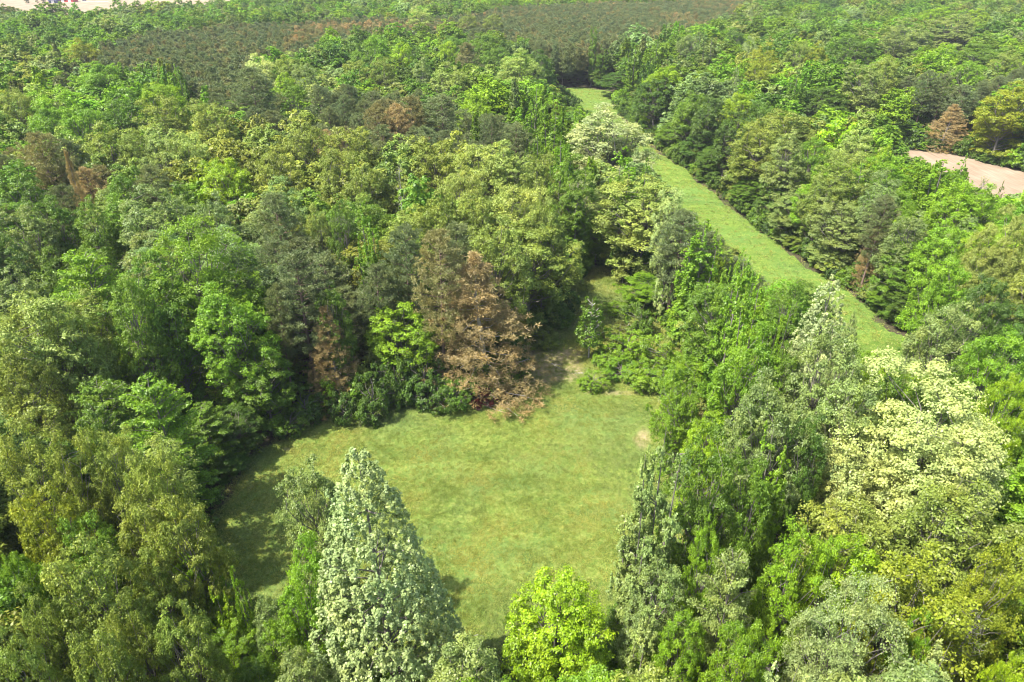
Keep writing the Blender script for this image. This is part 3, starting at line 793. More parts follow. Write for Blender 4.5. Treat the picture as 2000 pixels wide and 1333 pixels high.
# ------------------------------------------------------------------ ground sheets
def ground_mat():
    m, nt = new_mat('leaf_litter')
    out = N(nt, 'ShaderNodeOutputMaterial')
    a = tex(nt, .35, 6); b = tex(nt, 3.0, 5)
    c = ramp(nt, a, [(.3, (.035, .032, .018)), (.5, (.06, .055, .03)), (.62, (.045, .066, .02)), (.8, (.055, .09, .024))])
    c = mix_rgb(nt, .35, c, ramp(nt, b, [(.3, (.03, .025, .016)), (.7, (.14, .11, .07))]))
    d = N(nt, 'ShaderNodeBsdfDiffuse')
    nt.links.new(c, d.inputs[0]); nt.links.new(d.outputs[0], out.inputs[0])
    return m

def grass_mat(name='meadow_grass', tint=(1, 1, 1)):
    m, nt = new_mat(name)
    out = N(nt, 'ShaderNodeOutputMaterial')
    big = tex(nt, .07, 4, .6); mid = tex(nt, .35, 5, .6); fine = tex(nt, 2.6, 6, .7); vf = tex(nt, 9, 4, .7)
    dry = N(nt, 'ShaderNodeAttribute', attribute_name='v_dry'); lit = N(nt, 'ShaderNodeAttribute', attribute_name='v_litter')
    g1 = ramp(nt, mid, [(.28, (.080, .125, .024)), (.44, (.100, .148, .028)), (.58, (.135, .168, .032)), (.72, (.18, .19, .05))])
    g2 = ramp(nt, fine, [(.34, (.040, .075, .016)), (.5, (.105, .148, .028)), (.66, (.25, .25, .075))])
    c = mix_rgb(nt, .55, g1, g2)
    blue = math_node(nt, 'MULTIPLY', ramp(nt, big, [(.45, (0, 0, 0)), (.62, (1, 1, 1))]), .35)
    c = mix_rgb(nt, blue, c, (.085, .15, .048))
    # yellow flecks of seeding or flowering plants
    fl = ramp(nt, tex(nt, 1.1, 3, .8), [(.60, (0, 0, 0)), (.72, (1, 1, 1))])
    fl2 = math_node(nt, 'MULTIPLY', fl, .45)
    c = mix_rgb(nt, fl2, c, (.30, .27, .06))
    v = math_node(nt, 'MULTIPLY_ADD', vf, 1.2); nt.nodes[-1].inputs[2].default_value = .4
    c = mix_rgb(nt, 1.0, c, v, 'MULTIPLY')
    st = tex(nt, .22, 3, .5, stretch=(.12, 1.6, 1, R(4)))
    v = math_node(nt, 'MULTIPLY_ADD', st, .7); nt.nodes[-1].inputs[2].default_value = .65
    c = mix_rgb(nt, 1.0, c, v, 'MULTIPLY')
    c = mix_rgb(nt, 1.0, c, tuple(1.12*q for q in tint), 'MULTIPLY')
    straw = ramp(nt, fine, [(.3, (.19, .16, .08)), (.55, (.29, .24, .125)), (.75, (.40, .32, .19))])
    df = math_node(nt, 'ADD', dry.outputs['Fac'], math_node(nt, 'MULTIPLY_ADD', mid, 1.0))
    nt.nodes[-2].inputs[2].default_value = -.5
    df = math_node(nt, 'MULTIPLY', math_node(nt, 'SUBTRACT', dry.outputs['Fac'], math_node(nt, 'MULTIPLY', mid, .6)), 3.0, True)
    c = mix_rgb(nt, df, c, straw)
    lf = math_node(nt, 'MULTIPLY', math_node(nt, 'SUBTRACT', lit.outputs['Fac'], math_node(nt, 'MULTIPLY', fine, .5)), 2.5, True)
    c = mix_rgb(nt, lf, c, ramp(nt, fine, [(.3, (.05, .04, .025)), (.7, (.11, .09, .05))]))
    d = N(nt, 'ShaderNodeBsdfDiffuse')
    bp = N(nt, 'ShaderNodeBump'); bp.inputs['Strength'].default_value = .9; bp.inputs['Distance'].default_value = .16
    h = math_node(nt, 'ADD', fine, math_node(nt, 'MULTIPLY', vf, .5))
    nt.links.new(h, bp.inputs['Height']); nt.links.new(bp.outputs[0], d.inputs['Normal'])
    nt.links.new(c, d.inputs[0]); nt.links.new(d.outputs[0], out.inputs[0])
    return m

def soil_mat(name='ploughed_soil', pale=1.0):
    m, nt = new_mat(name)
    out = N(nt, 'ShaderNodeOutputMaterial')
    rows = tex(nt, 1.4, 3, .5, stretch=(1, .12, 1, R(35))); a = tex(nt, .08, 4)
    c = ramp(nt, a, [(.3, (.31*pale, .235*pale, .16*pale)), (.55, (.41*pale, .31*pale, .215*pale)), (.75, (.50*pale, .375*pale, .275*pale))])
    v = math_node(nt, 'MULTIPLY_ADD', rows, .6); nt.nodes[-1].inputs[2].default_value = .7
    c = mix_rgb(nt, 1.0, c, v, 'MULTIPLY')
    d = N(nt, 'ShaderNodeBsdfDiffuse')
    nt.links.new(c, d.inputs[0]); nt.links.new(d.outputs[0], out.inputs[0])
    return m

GS = 4200.0
gr = link('ground', np_mesh('ground', np.array([(-GS, -GS/2, 0), (GS, -GS/2, 0), (GS, GS, 0), (-GS, GS, 0)]), np.array([(0, 1, 2, 3)]), ground_mat()))
prop(gr, kind='structure')

DRY = [(1095, 690, 62, 16, 1.0), (1085, 722, 50, 28, 1.4), (1110, 655, 34, 14, .8), (1075, 745, 40, 8, .9), (1210, 650, 35, 25, .75), (1030, 690, 22, 22, .9), (1255, 860, 22, 30, .7), (700, 792, 110, 10, .65), (930, 786, 80, 10, .7), (615, 825, 40, 10, .5),
       (1345, 940, 20, 34, .9), (1240, 690, 30, 18, .6), (1200, 770, 110, 7, .5), (560, 880, 18, 10, .5), (490, 955, 16, 16, .4), (1340, 970, 18, 20, .9), (1140, 655, 20, 26, .7), (1155, 540, 20, 25, .5)]
def sheet(name, poly, step, z, mat, edge, dry=True, jag=1.2):
    lo = poly.min(0)-1; hi = poly.max(0)+1
    nx = int((hi[0]-lo[0])/step)+1; ny = int((hi[1]-lo[1])/step)+1
    gx, gy = np.meshgrid(np.arange(nx)*step+lo[0], np.arange(ny)*step+lo[1], indexing='ij')
    P = np.stack([gx, gy], -1)
    d = sdist(P, poly)+(fnoise(P, 5, 7)-.5)*jag*3
    idx = np.arange(nx*ny).reshape(nx, ny)
    keep = (d[:-1, :-1] > 0) & (d[1:, :-1] > 0) & (d[1:, 1:] > 0) & (d[:-1, 1:] > 0)
    q = np.stack([idx[:-1, :-1], idx[1:, :-1], idx[1:, 1:], idx[:-1, 1:]], -1)[keep]
    used = np.unique(q)
    mp = np.zeros(nx*ny, int); mp[used] = np.arange(len(used))
    hz = z+np.clip(d, 0, 3)/3*(fnoise(P, 9, 3)*.35+fnoise(P, 1.6, 5)*.10)
    V = np.concatenate([P, hz[..., None]], -1).reshape(-1, 3)[used]
    dv = np.zeros((nx, ny))
    if dry:
        px, py, _ = proj(P[..., 0], P[..., 1], 0)
        for (x, y, rx, ry, a) in DRY:
            dv = np.maximum(dv, a*np.exp(-(((px-x)/rx)**2+((py-y)/ry)**2)))
    lt = np.clip(1-d/edge, 0, 1)*.9
    me = np_mesh(name, V, mp[q], mat, {'v_dry': dv.reshape(-1)[used], 'v_litter': lt.reshape(-1)[used]}, smooth=True)
    o = link(name, me)
    prop(o, kind='structure')
    return o
M_GRASS = grass_mat()
meadow = sheet('meadow', MEADOW, .45, .004, M_GRASS, 1.6)
lane = sheet('grass_lane', LANE, .9, .004, grass_mat('lane_grass', (.90, 1.02, .9)), .5, dry=False, jag=1.9)
sheet('bare_field', FIELD, 1.5, .004, soil_mat('ploughed_soil', .62), .1, dry=False)
ff = link('far_field', np_mesh('far_field', np.c_[FARFIELD, np.full(len(FARFIELD), .004)], np.arange(len(FARFIELD))[None, :], soil_mat('far_soil', .66), nper=len(FARFIELD)))
prop(ff, kind='structure')

# grass tufts on the meadow and lane: one stuff object, instanced by geometry nodes
def tuft_mesh(seed, n=30, h=.11, r=.4):
    rng = np.random.default_rng(seed)
    P = np.c_[rng.normal(size=(n, 2))*r*.5, np.full(n, h*.5)]
    a = rng.uniform(0, 2*pi, n)
    Nn = unit(np.c_[np.cos(a), np.sin(a), rng.uniform(.2, .9, n)])
    V, Fc = leaf_quads(P, Nn, h*rng.uniform(.8, 1.8, n), .05, rng, along=np.tile([0, 0, 1.0], (n, 1))*2+rng.normal(size=(n, 3))*.6)
    return np_mesh('grass_tuft', V, Fc, M_TUFT, {'rnd': rng.uniform(0, 1, n), 'clump': rng.uniform(0, 1, n)})
M_TUFT = leaf_mat('grass_blades', .02, .3, .3)

def gn_scatter(name, P, rot, scl, idx, colour, objs):
    """one object: points that carry instances of the given meshes, colour kept per point"""
    me = bpy.data.meshes.new(name)
    n = len(P)
    me.vertices.add(n)
    me.vertices.foreach_set('co', np.ascontiguousarray(P, np.float32).ravel())
    for nm, ty, arr, fld in (('rot', 'FLOAT_VECTOR', rot, 'vector'), ('scl', 'FLOAT_VECTOR', scl, 'vector'), ('idx', 'INT', idx, 'value'), ('leaf_colour', 'FLOAT_COLOR', np.c_[colour, np.ones(n)], 'color')):
        a = me.attributes.new(nm, ty, 'POINT')
        a.data.foreach_set(fld, np.ascontiguousarray(arr, np.int32 if ty == 'INT' else np.float32).ravel())
    o = link(name, me)
    ng = bpy.data.node_groups.new(name, 'GeometryNodeTree')
    ng.interface.new_socket('Geometry', in_out='INPUT', socket_type='NodeSocketGeometry')
    ng.interface.new_socket('Geometry', in_out='OUTPUT', socket_type='NodeSocketGeometry')
    gi = ng.nodes.new('NodeGroupInput'); go = ng.nodes.new('NodeGroupOutput')
    jn = ng.nodes.new('GeometryNodeJoinGeometry')
    def attr(nm, ty):
        q = ng.nodes.new('GeometryNodeInputNamedAttribute'); q.data_type = ty; q.inputs[0].default_value = nm
        return [s for s in q.outputs if s.enabled][0]
    ro = attr('rot', 'FLOAT_VECTOR'); so = attr('scl', 'FLOAT_VECTOR'); io = attr('idx', 'INT')
    for k, ob in enumerate(objs):
        oi = ng.nodes.new('GeometryNodeObjectInfo'); oi.inputs[0].default_value = ob; oi.transform_space = 'ORIGINAL'
        cmp_ = ng.nodes.new('FunctionNodeCompare'); cmp_.data_type = 'INT'; cmp_.operation = 'EQUAL'
        ins = [s for s in cmp_.inputs if s.enabled]
        ng.links.new(io, ins[0]); ins[1].default_value = k
        ip = ng.nodes.new('GeometryNodeInstanceOnPoints')
        ng.links.new(gi.outputs[0], ip.inputs['Points'])
        ng.links.new([s for s in cmp_.outputs if s.enabled][0], ip.inputs['Selection'])
        ng.links.new(oi.outputs['Geometry'], ip.inputs['Instance'])
        ng.links.new(ro, ip.inputs['Rotation']); ng.links.new(so, ip.inputs['Scale'])
        ng.links.new(ip.outputs[0], jn.inputs[0])
    ng.links.new(jn.outputs[0], go.inputs[0])
    md = o.modifiers.new('scatter', 'NODES'); md.node_group = ng
    return o

rg = np.random.default_rng(5)
tufts = [bpy.data.objects.new('grass_tuft', tuft_mesh(s)) for s in (1, 2, 3)]
def scatter_poly(poly, dens, margin):
    lo, hi = poly.min(0), poly.max(0)
    n = int((hi[0]-lo[0])*(hi[1]-lo[1])*dens)
    P = rg.uniform(lo, hi, (n, 2))
    return P[sdist(P, poly) > margin]
Pm = scatter_poly(MEADOW, 9, -.6)
Pl = scatter_poly(LANE, .8, -.3)
P = np.concatenate([Pm, Pl])
keepn = fnoise(P, 3, 21)+rg.uniform(-.45, .45, len(P)) > .32
P = P[keepn]
n = len(P)
g1, g2, g3 = np.array((.17, .235, .045)), np.array((.33, .335, .085)), np.array((.165, .24, .075))
f1 = np.clip((fnoise(P, 4, 31)-.3)*2.2+rg.normal(size=n)*.2, 0, 1)[:, None]
f2 = np.clip((fnoise(P, 9, 41)-.5)*4, 0, .7)[:, None]
tc = (g1*(1-f1)+g2*f1)*(1-f2)+g3*f2
far = (P[:, 1] > 100)
sc_ = rg.uniform(.6, 1.3, n)*np.where(far, 1.6, 1)
o = gn_scatter('grass', np.c_[P, .05+np.clip(np.maximum(sdist(P, MEADOW), sdist(P, LANE)), 0, 3)/3*(fnoise(P, 9, 3)*.35+fnoise(P, 1.6, 5)*.10)], np.c_[np.zeros((n, 2)), rg.uniform(0, 6.28, n)], np.c_[sc_, sc_, sc_*rg.uniform(.5, 1.3, n)], rg.integers(0, 3, n), tc, tufts)
prop(o, 'short uneven green grass covering the meadow and the lane', 'grass', kind='stuff')

# ------------------------------------------------------------------ placing the trees one by one
rnd = random.Random(3)
placed = []            # X, Y, radius, kind, colour code
def jitter(c, a=.10):
    v = 1+rnd.uniform(-a, a); h = rnd.uniform(-a, a)*.6
    return (c[0]*v*(1+h), c[1]*v, c[2]*v*(1-h))
CATS = {'pine': 'pine tree', 'whorl': 'pine tree', 'shrub': 'shrub', 'sapling': 'sapling'}
def make_tree(X, Y, H, width, k, c, col=None):
    ps = PROTO[k]
    cm, tm, pH, pR = ps[rnd.randrange(len(ps)) if H*width < 330 or k != 'poplar' else 0]
    name = SNAME[k][0]
    root = bpy.data.objects.new(name, None)
    C.objects.link(root)
    root.empty_display_size = .5
    root.location = (X, Y, 0)
    root.rotation_euler = (rnd.uniform(-.03, .03), rnd.uniform(-.03, .03), rnd.uniform(0, 2*pi))
    sx = width/(2*pR)
    root.scale = (sx*rnd.uniform(.94, 1.06), sx*rnd.uniform(.94, 1.06), H/pH)
    a = link('trunk', tm, root)
    b = link('crown', cm, root)
    cc = col or jitter(COL[c], .03 if c in 'XVR' else .10)
    b['leaf_colour'] = cc
    b.color = (*cc, 1)
    root['category'] = CATS.get(k, 'tree')
    return root

hand = []
for e in T:
    # keep the picture point of the top, choose the height whose foot stands outside the open grass
    if e['k'] not in ('shrub', 'sapling'):
        ray = np.linspace(.02, 1, 160)[:, None]
        for fct in (1, .94, 1.06, .88, 1.12, .82, .76, 1.18, .70, .64, .58, 1.24, .52, .46, 1.3, .40, .34, .28, .22, .16):
            X, Y, d = at(e['x'], e['y'], e['H']*fct)
            q = np.array([X, Y])
            if max(sdist(q, MEADOW), sdist(q, LANE), sdist(q, FIELD)) > (-min(2.6, .25*e['w']*d/F) if e['bank'] else -1.0): continue
            g = True
            for want, poly in ((e['bank'], LANE), (e['beyond'], FIELD)):
                if want and inside(q*np.linspace(.02, 4, 400)[:, None], poly).any() and not inside(q*ray, poly).any(): g = False
                if not want and poly is FIELD and inside(q*ray, poly).any(): g = False
            if g: break
        else:
            print('foot in grass', e['x'], e['y']); fct = 1
            if e['bank']: continue
        if fct < .6 or fct > 1.2: print('height factor', fct, e['x'], e['y'], e['k'])
        e['H'] *= fct
    X, Y, d = at(e['x'], e['y'], e['H'])
    if e['k'] in ('oak', 'round', 'bigoak', 'bigloose', 'loose') and e['w'] > 60:
        # seen from above, a wide dome shows its far shoulder above its summit
        a_ = e['w']*d/F*.43; b_ = e['H']*.42; dep = math.atan2(CAM_H-e['H'], math.hypot(X, Y))
        dy = F/d*(math.hypot(a_*sin(dep), b_*cos(dep))-b_*cos(dep))
        X2, Y2, d2 = at(e['x'], e['y']+dy, e['H'])
        q = np.array([X2, Y2])
        if max(sdist(q, MEADOW), sdist(q, LANE), sdist(q, FIELD)) < -.8 and not e['bank'] and not e['beyond']: X, Y, d = X2, Y2, d2
    wm = e['w']*d/F
    if e['k'] in ('gum', 'poplar', 'column') : wm *= 1.12
    o = make_tree(X, Y, e['H'], wm, e['k'], e['c'])
    hand.append(dict(o=o, X=X, Y=Y, r=wm/2, H=e['H'], k=e['k'], c=e['c'], lab=e['lab'], short=e['short'], px=e['x'], py=e['y']))

PLANT_V = [(120, 150), (200, 85), (290, 62), (420, 50), (600, 40), (700, 33), (880, 33), (1000, 12), (1200, 3), (1470, -2), (1440, 32), (1330, 62), (1270, 76), (1180, 84), (1090, 96), (1000, 80), (950, 68), (880, 60), (760, 70), (660, 80), (600, 105), (520, 125), (500, 180), (420, 186), (360, 150), (300, 140), (250, 130), (160, 125)]
PLANT = np.array([at(x, y, 19)[:2] for x, y in PLANT_V])
PALE_P = 'N'

# ---- fill: candidates on a jittered grid, nearest first
def fill_candidates(y0, y1, sp, seed):
    rng = np.random.default_rng(seed)
    out = []
    Y = y0
    while Y < y1:
        half = .80*Y+40
        n = int(2*half/sp)
        xs = -half+(np.arange(n)+.5)*sp+rng.uniform(-.36, .36, n)*sp+((int(Y/sp) % 2)*sp*.5)
        ys = Y+rng.uniform(-.36, .36, n)*sp
        out.append(np.c_[xs, ys]); Y += sp*.9
    return np.concatenate(out)

cand = fill_candidates(-12, 760, 6.6, 11)
mg = np.maximum.reduce([sdist(cand, MEADOW), sdist(cand, LANE), sdist(cand, FIELD)])
cand = cand[(mg < -2.2)]
cand = cand[sdist(cand, FARFIELD) < -3]
inpl = sdist(cand, PLANT) > 0
cand = cand[~inpl]
cand = cand[(np.hypot(cand[:, 0], cand[:, 1]) > 14)]
HX = np.array([[h['X'], h['Y'], h['r']] for h in hand if h['k'] not in ('shrub', 'sapling')])
# nearest listed tree decides what grows around it
dd = np.hypot(cand[:, None, 0]-HX[None, :, 0], cand[:, None, 1]-HX[None, :, 1])
ok = (dd-.80*HX[None, :, 2]).min(1) > 2.3
cand = cand[ok]; dd = dd[ok]
HL = [h for h in hand if h['k'] not in ('shrub', 'sapling')]
near = np.argsort(dd, 1)[:, :3]
order = np.argsort(cand[:, 1])
fills = []; far_b = []
HP = np.array([[h['px'], h['py'], h['r']*2/at(h['px'], h['py'], h['H'])[2]*F, h['Y']] for h in HL])
def covers(X, Y, H, wd_):
    """a filling tree may not hide the listed crowns behind it"""
    px, py, d = proj(X, Y, H)
    wp = wd_*F/d
    m = (HP[:, 3] > Y+1) & (np.abs(HP[:, 0]-px) < .42*(HP[:, 2]+wp)) & (py < HP[:, 1]+.62*HP[:, 2])
    return m.any()
PALN = {'V': 'S', 'P': 'S', 'X': 'S', 'W': 'O', 'R': 'N', 'M': 'N', 'B': 'L', 'Y': 'O', 'C': 'O'}
n_broad = sum(1 for h in hand if h['k'] not in ('pine', 'whorl', 'shrub', 'sapling'))
for i in order:
    X, Y = cand[i]
    nh = HL[near[i, 0] if rnd.random() < .55 else near[i, rnd.randrange(3)]]
    k, c = nh['k'], nh['c']
    if dd[i].min() > 45: c = rnd.choice('GGGOOSLLDSLG'); k = rnd.choice(['oak', 'round', 'loose', 'loose'])
    if k in ('bigoak', 'whorl', 'bare', 'baredead', 'poplar', 'column'): k = 'oak' if k == 'bigoak' else 'pine' if k == 'whorl' else 'loose'
    if k == 'bigloose': k = 'loose'
    if c in PALN and rnd.random() < (.8 if c in 'RMB' else .97): c = PALN[c]
    if k == 'pine' and c not in 'NMR': c = 'N'
    if k != 'pine' and c in 'NMR': c = 'G'
    H = HDEF[k]*rnd.uniform(.76, .98)
    wdt = {'oak': 9.5, 'round': 8.8, 'loose': 8.6, 'gum': 6.8, 'feather': 9.5, 'pine': 7.6}[k]*rnd.uniform(.8, 1.2)
    near_m = max(sdist(np.array([X, Y]), MEADOW), sdist(np.array([X, Y]), LANE))
    # a crown may not hang into the open grass as the photograph shows it: lower it, or leave it out
    good = False
    for s in (1, .88, .76, .64, .52, .4, .3):
        h_ = H*s
        bad = bool(covers(X, Y, h_, wdt*(.45+.55*s)))
        for fz in ((1.0, .85, .7, .5, .3) if not bad else ()):
            for ox in (-.48, 0, .48):
                px, py, d = proj(X+ox*wdt, Y, h_*fz)
                q = np.array([px, py])
                if inside(q, V_MEADOW) or inside(q, V_LANE) or inside(q, V_FIELD) or (0 < px < 330 and py < 30 and Y < 560 and d > 0): bad = True
        if not bad: good = True; break
    if not good: continue
    H = h_; wdt *= .45+.55*s
    px, py, d = proj(X, Y, H)
    infr = d > 0 and -60 < px < 2060 and -10 < py < 1420
    pine = k == 'pine'
    fills.append((X, Y, H, wdt, k, c, infr, px, py))
# edge of the canopy budget: the nearest ones in view stand as trees of their own
LIM = 296-n_broad
nb = npn = 0
stuff_b = []; stuff_p = []
n_pine_hand = sum(1 for h in hand if h['k'] in ('pine', 'whorl'))
for f in fills:
    X, Y, H, wdt, k, c, infr, px, py = f
    if k == 'pine':
        if infr and npn+n_pine_hand < 150: npn += 1; own = True
        else: own = False
    else:
        if infr and nb < LIM: nb += 1; own = True
        else: own = False
    if own:
        o = make_tree(X, Y, H, wdt, k, c)
        hand.append(dict(o=o, X=X, Y=Y, r=wdt/2, H=H, k=k, c=c, lab=None, short=None, px=px, py=py))
    else: (stuff_p if k == 'pine' else stuff_b).append(f)
print('broad individuals', n_broad+nb, 'pines', n_pine_hand+npn, 'rest', len(stuff_b), len(stuff_p))

# ---- the far wood, one object
def light_proto(fn, **kw):
    ms = fn(**kw)
    o = bpy.data.objects.new('far_crown', ms[0])
    return o
FARK = {'oak': [0, 1], 'round': [2, 3], 'loose': [4, 5], 'gum': [6], 'feather': [1]}
far_objs = [light_proto(tree_dome, seed=s, H=24, Rr=6, ncl=60, npf=8, nlf=14, L=.72, mat=M_OAK) for s in (101, 102)]
far_objs += [light_proto(tree_dome, seed=s, H=22, Rr=5.6, ncl=70, npf=7, nlf=14, L=.66, mat=M_LEAF, clr=1.45, up=.5) for s in (103, 104)]
far_objs += [light_proto(tree_dome, seed=s, H=25, Rr=5.2, ncl=70, npf=8, nlf=12, L=.66, mat=M_LEAF, clr=1.5, flat=1.0, ragged=.4) for s in (105, 106)]
far_objs += [light_proto(tree_cone, seed=107, H=26, Rr=3.8, nsp=420, nlf=14, L=.6, mat=M_LEAF, prof=.62, leaders=3, hollow=.5, ragged=.35, spires=8)]
far_objs += [bpy.data.objects.new('crown', PROTO[k_][0][0]) for k_ in ('oak', 'round', 'loose', 'gum')]
FDIM = [(24, 6), (24, 6), (22, 5.6), (22, 5.6), (25, 5.2), (25, 5.2), (26, 3.8), (24, 6), (22, 5.6), (25, 5.2), (26, 4.6)]
Ps = []; Rt = []; Sc = []; Ix = []; Cl = []
for X, Y, H, wdt, k, c, infr, px, py in stuff_b:
    i = rnd.choice(FARK[k])
    if Y < 120: i = {'oak': 7, 'round': 8, 'loose': 9, 'gum': 10, 'feather': 9}[k]
    pH, pR = FDIM[i]
    s = wdt/(2*pR)*1.08
    if Y > 190:
        if rnd.random() < .33: continue
        s *= 1.3; H *= rnd.uniform(.85, 1.15)
        nz = float(fnoise(np.array([X, Y]), 60, 77)); nz2 = rnd.random()
        if nz2 < .8: c = 'GSLGDG'[min(5, int(nz*6))] if rnd.random() < .6 else rnd.choice('GSLGO')
    Ps.append((X, Y, 0)); Rt.append((0, 0, rnd.uniform(0, 6.28))); Sc.append((s, s, H/pH)); Ix.append(i); Cl.append(jitter(COL[c], .26))
o = gn_scatter('broadleaf_forest', np.array(Ps), np.array(Rt), np.array(Sc), np.array(Ix), np.array(Cl), far_objs)
prop(o, 'broadleaf wood in mixed spring greens stretching back to the far fields', 'woodland', kind='stuff')

# ---- pine plantation, one object
pp = [light_proto(tree_pine, seed=s, H=19, Rr=2.6, zb=.45, nbr=20, ntuft=6, nn=15, L=.9, W=.20, tuft=.6, dead=0) for s in (111, 112, 113)]
lo, hi = PLANT.min(0), PLANT.max(0)
rp = np.random.default_rng(9)
gx, gy = np.meshgrid(np.arange(lo[0], hi[0], 3.4), np.arange(lo[1], hi[1], 3.4), indexing='ij')
P = np.c_[gx.ravel(), gy.ravel()]+rp.uniform(-1.2, 1.2, (gx.size, 2))
P = P[sdist(P, PLANT)+(fnoise(P, 20, 8)-.5)*16 > 0]
hx = np.array([[h['X'], h['Y'], h['r']] for h in hand])
dm = np.array([(np.hypot(p[0]-hx[:, 0], p[1]-hx[:, 1])-hx[:, 2]*.7).min() for p in P])
P = P[dm > 0]
Ps = []; Rt = []; Sc = []; Ix = []; Cl = []
brown = fnoise(P, 38, 55, 3)
for j, p in enumerate(P):
    px, py, d = proj(p[0], p[1], 17)
    pr = .10+.75*max(0, brown[j]-.52)*5*(1 if px > 560 else .1)
    c = 'R' if rnd.random() < (pr-.2)*.45 else ('M' if rnd.random() < pr*.9+.1 else 'N')
    s = rnd.uniform(.75, 1.15)
    Ps.append((p[0], p[1], 0)); Rt.append((0, 0, rnd.uniform(0, 6.28))); Sc.append((s, s, rnd.uniform(.86, 1.06))); Ix.append(rnd.randrange(3)); Cl.append(jitter(COL[c], .16))
for X, Y, H, wdt, k, c, infr, px, py in stuff_p:
    Ps.append((X, Y, 0)); Rt.append((0, 0, rnd.uniform(0, 6.28))); Sc.append((wdt/5.2, wdt/5.2, H/19)); Ix.append(rnd.randrange(3)); Cl.append(jitter(COL[c], .12))
o = gn_scatter('pine_plantation', np.array(Ps), np.array(Rt), np.array(Sc), np.array(Ix), np.array(Cl), pp)
prop(o, 'dense plantation of slender brownish grey pines behind the broadleaf wood', 'woodland', kind='stuff')
print('plantation', len(Ps))

# ---- undergrowth beneath the wood, one object
cu = fill_candidates(-5, 330, 4.6, 19)
mg = np.maximum.reduce([sdist(cu, MEADOW), sdist(cu, LANE), sdist(cu, FIELD)])
cu = cu[(mg < -.6) & (sdist(cu, PLANT) < -1)]
ub = [light_proto(tree_dome, seed=s, H=4.2, Rr=2.6, zb=.02, ncl=18, npf=7, nlf=18, L=.34, mat=M_LEAF, clr=2.0, flat=.9, ragged=.35) for s in (121, 122)]
eg = rp.uniform(np.array([-80, 50]), np.array([190, 330]), (60000, 2))
me_ = np.maximum.reduce([sdist(eg, MEADOW), sdist(eg, LANE), sdist(eg, FIELD)])
eg = eg[(me_ < -.1) & (me_ > -3.8) & (rp.uniform(size=len(eg)) < .42)]
eg = eg[~((eg[:, 0] < 40) & (eg[:, 1] < 100) & (rp.uniform(size=len(eg)) < .6))]
n_in = len(cu)
cu = np.concatenate([cu, eg])
n = len(cu)
s = rp.uniform(.55, 1.5, n)
s[n_in:] *= .55
cg = np.array([COL[c] for c in 'GDGDOL'])[rp.integers(0, 6, n)]*rp.uniform(.7, 1.15, (n, 1))
o = gn_scatter('undergrowth', np.c_[cu, np.zeros(n)], np.c_[np.zeros((n, 2)), rp.uniform(0, 6.28, n)], np.c_[s, s, s*rp.uniform(.7, 1.5, n)], rp.integers(0, 2, n), cg, ub)
prop(o, 'mixed green undergrowth on the floor of the wood between the trunks', 'undergrowth', kind='stuff')

# ------------------------------------------------------------------ labels
LM = [h for h in hand if h['short']]
ORD = ['nearest', 'second', 'third', 'fourth', 'fifth', 'sixth', 'seventh', 'eighth', 'ninth', 'tenth', 'eleventh', 'twelfth', 'thirteenth', 'fourteenth', 'fifteenth', 'sixteenth', 'seventeenth', 'eighteenth']
def direction(h, L):
    dx, dy = h['X']-L['X'], h['Y']-L['Y']
    a = math.degrees(math.atan2(dy, dx)) % 360
    return ['right of', 'behind right of', 'behind', 'behind left of', 'left of', 'before and left of', 'in front of', 'before and right of'][int((a+22.5)//45) % 8]
buckets = {}
for h in hand:
    if h['lab']:
        h['o']['label'] = h['lab']; continue
    L = min(LM, key=lambda q: math.hypot(q['X']-h['X'], q['Y']-h['Y']))
    key = (h['c'], h['k'], L['short'], direction(h, L))
    buckets.setdefault(key, []).append((math.hypot(L['X']-h['X'], L['Y']-h['Y']), h))
for (c, k, sh, dr), lst in buckets.items():
    lst.sort(key=lambda q: q[0])
    for j, (d_, h) in enumerate(lst):
        o_ = '' if len(lst) == 1 else ' ' + ORD[min(j, len(ORD)-1)]
        nm = SNAME[k][1].replace('thin tree with pale bare branches', 'bare branched tree').replace('feathery spreading', 'feathery').replace('tall loose leafy', 'loose leafy').replace('lumpy rounded', 'rounded').replace('round topped pine', 'round pine').replace('dense round', 'dense')
        h['o']['label'] = '%s %s%s %s %s' % (CNAME[c], nm, o_, dr, sh)
seen_l = {}
for h in hand:
    l = h['o']['label']
    if l in seen_l: print('DUP', l)
    seen_l[l] = 1
    k = h['k']
    h['o']['group'] = {'pine': 'pines among the broadleaf trees', 'whorl': 'pines among the broadleaf trees', 'shrub': 'shrubs along the meadow edge', 'sapling': 'saplings by the trail'}.get(k, 'broadleaf trees of the wood')

# ------------------------------------------------------------------ far farm buildings, small things
def simple_mat(name, c, rough=.7, noise=.15):
    m, nt = new_mat(name)
    out = N(nt, 'ShaderNodeOutputMaterial')
    b = N(nt, 'ShaderNodeBsdfPrincipled')
    b.inputs['Roughness'].default_value = rough
    a = tex(nt, .8, 4)
    v = math_node(nt, 'MULTIPLY_ADD', a, noise*2); nt.nodes[-1].inputs[2].default_value = 1-noise
    cc = mix_rgb(nt, 1.0, c, v, 'MULTIPLY')
    nt.links.new(cc, b.inputs['Base Color']); nt.links.new(b.outputs[0], out.inputs[0])
    return m
M_RED = simple_mat('red_painted_metal', (.50, .045, .03)); M_NAVY = simple_mat('dark_blue_roofing', (.05, .06, .13)); M_WHITE = simple_mat('white_siding', (.75, .75, .74))
M_GLASS = simple_mat('dark_window', (.03, .035, .045), .15, .02); M_GRAVEL = simple_mat('pale_gravel', (.5, .46, .40))

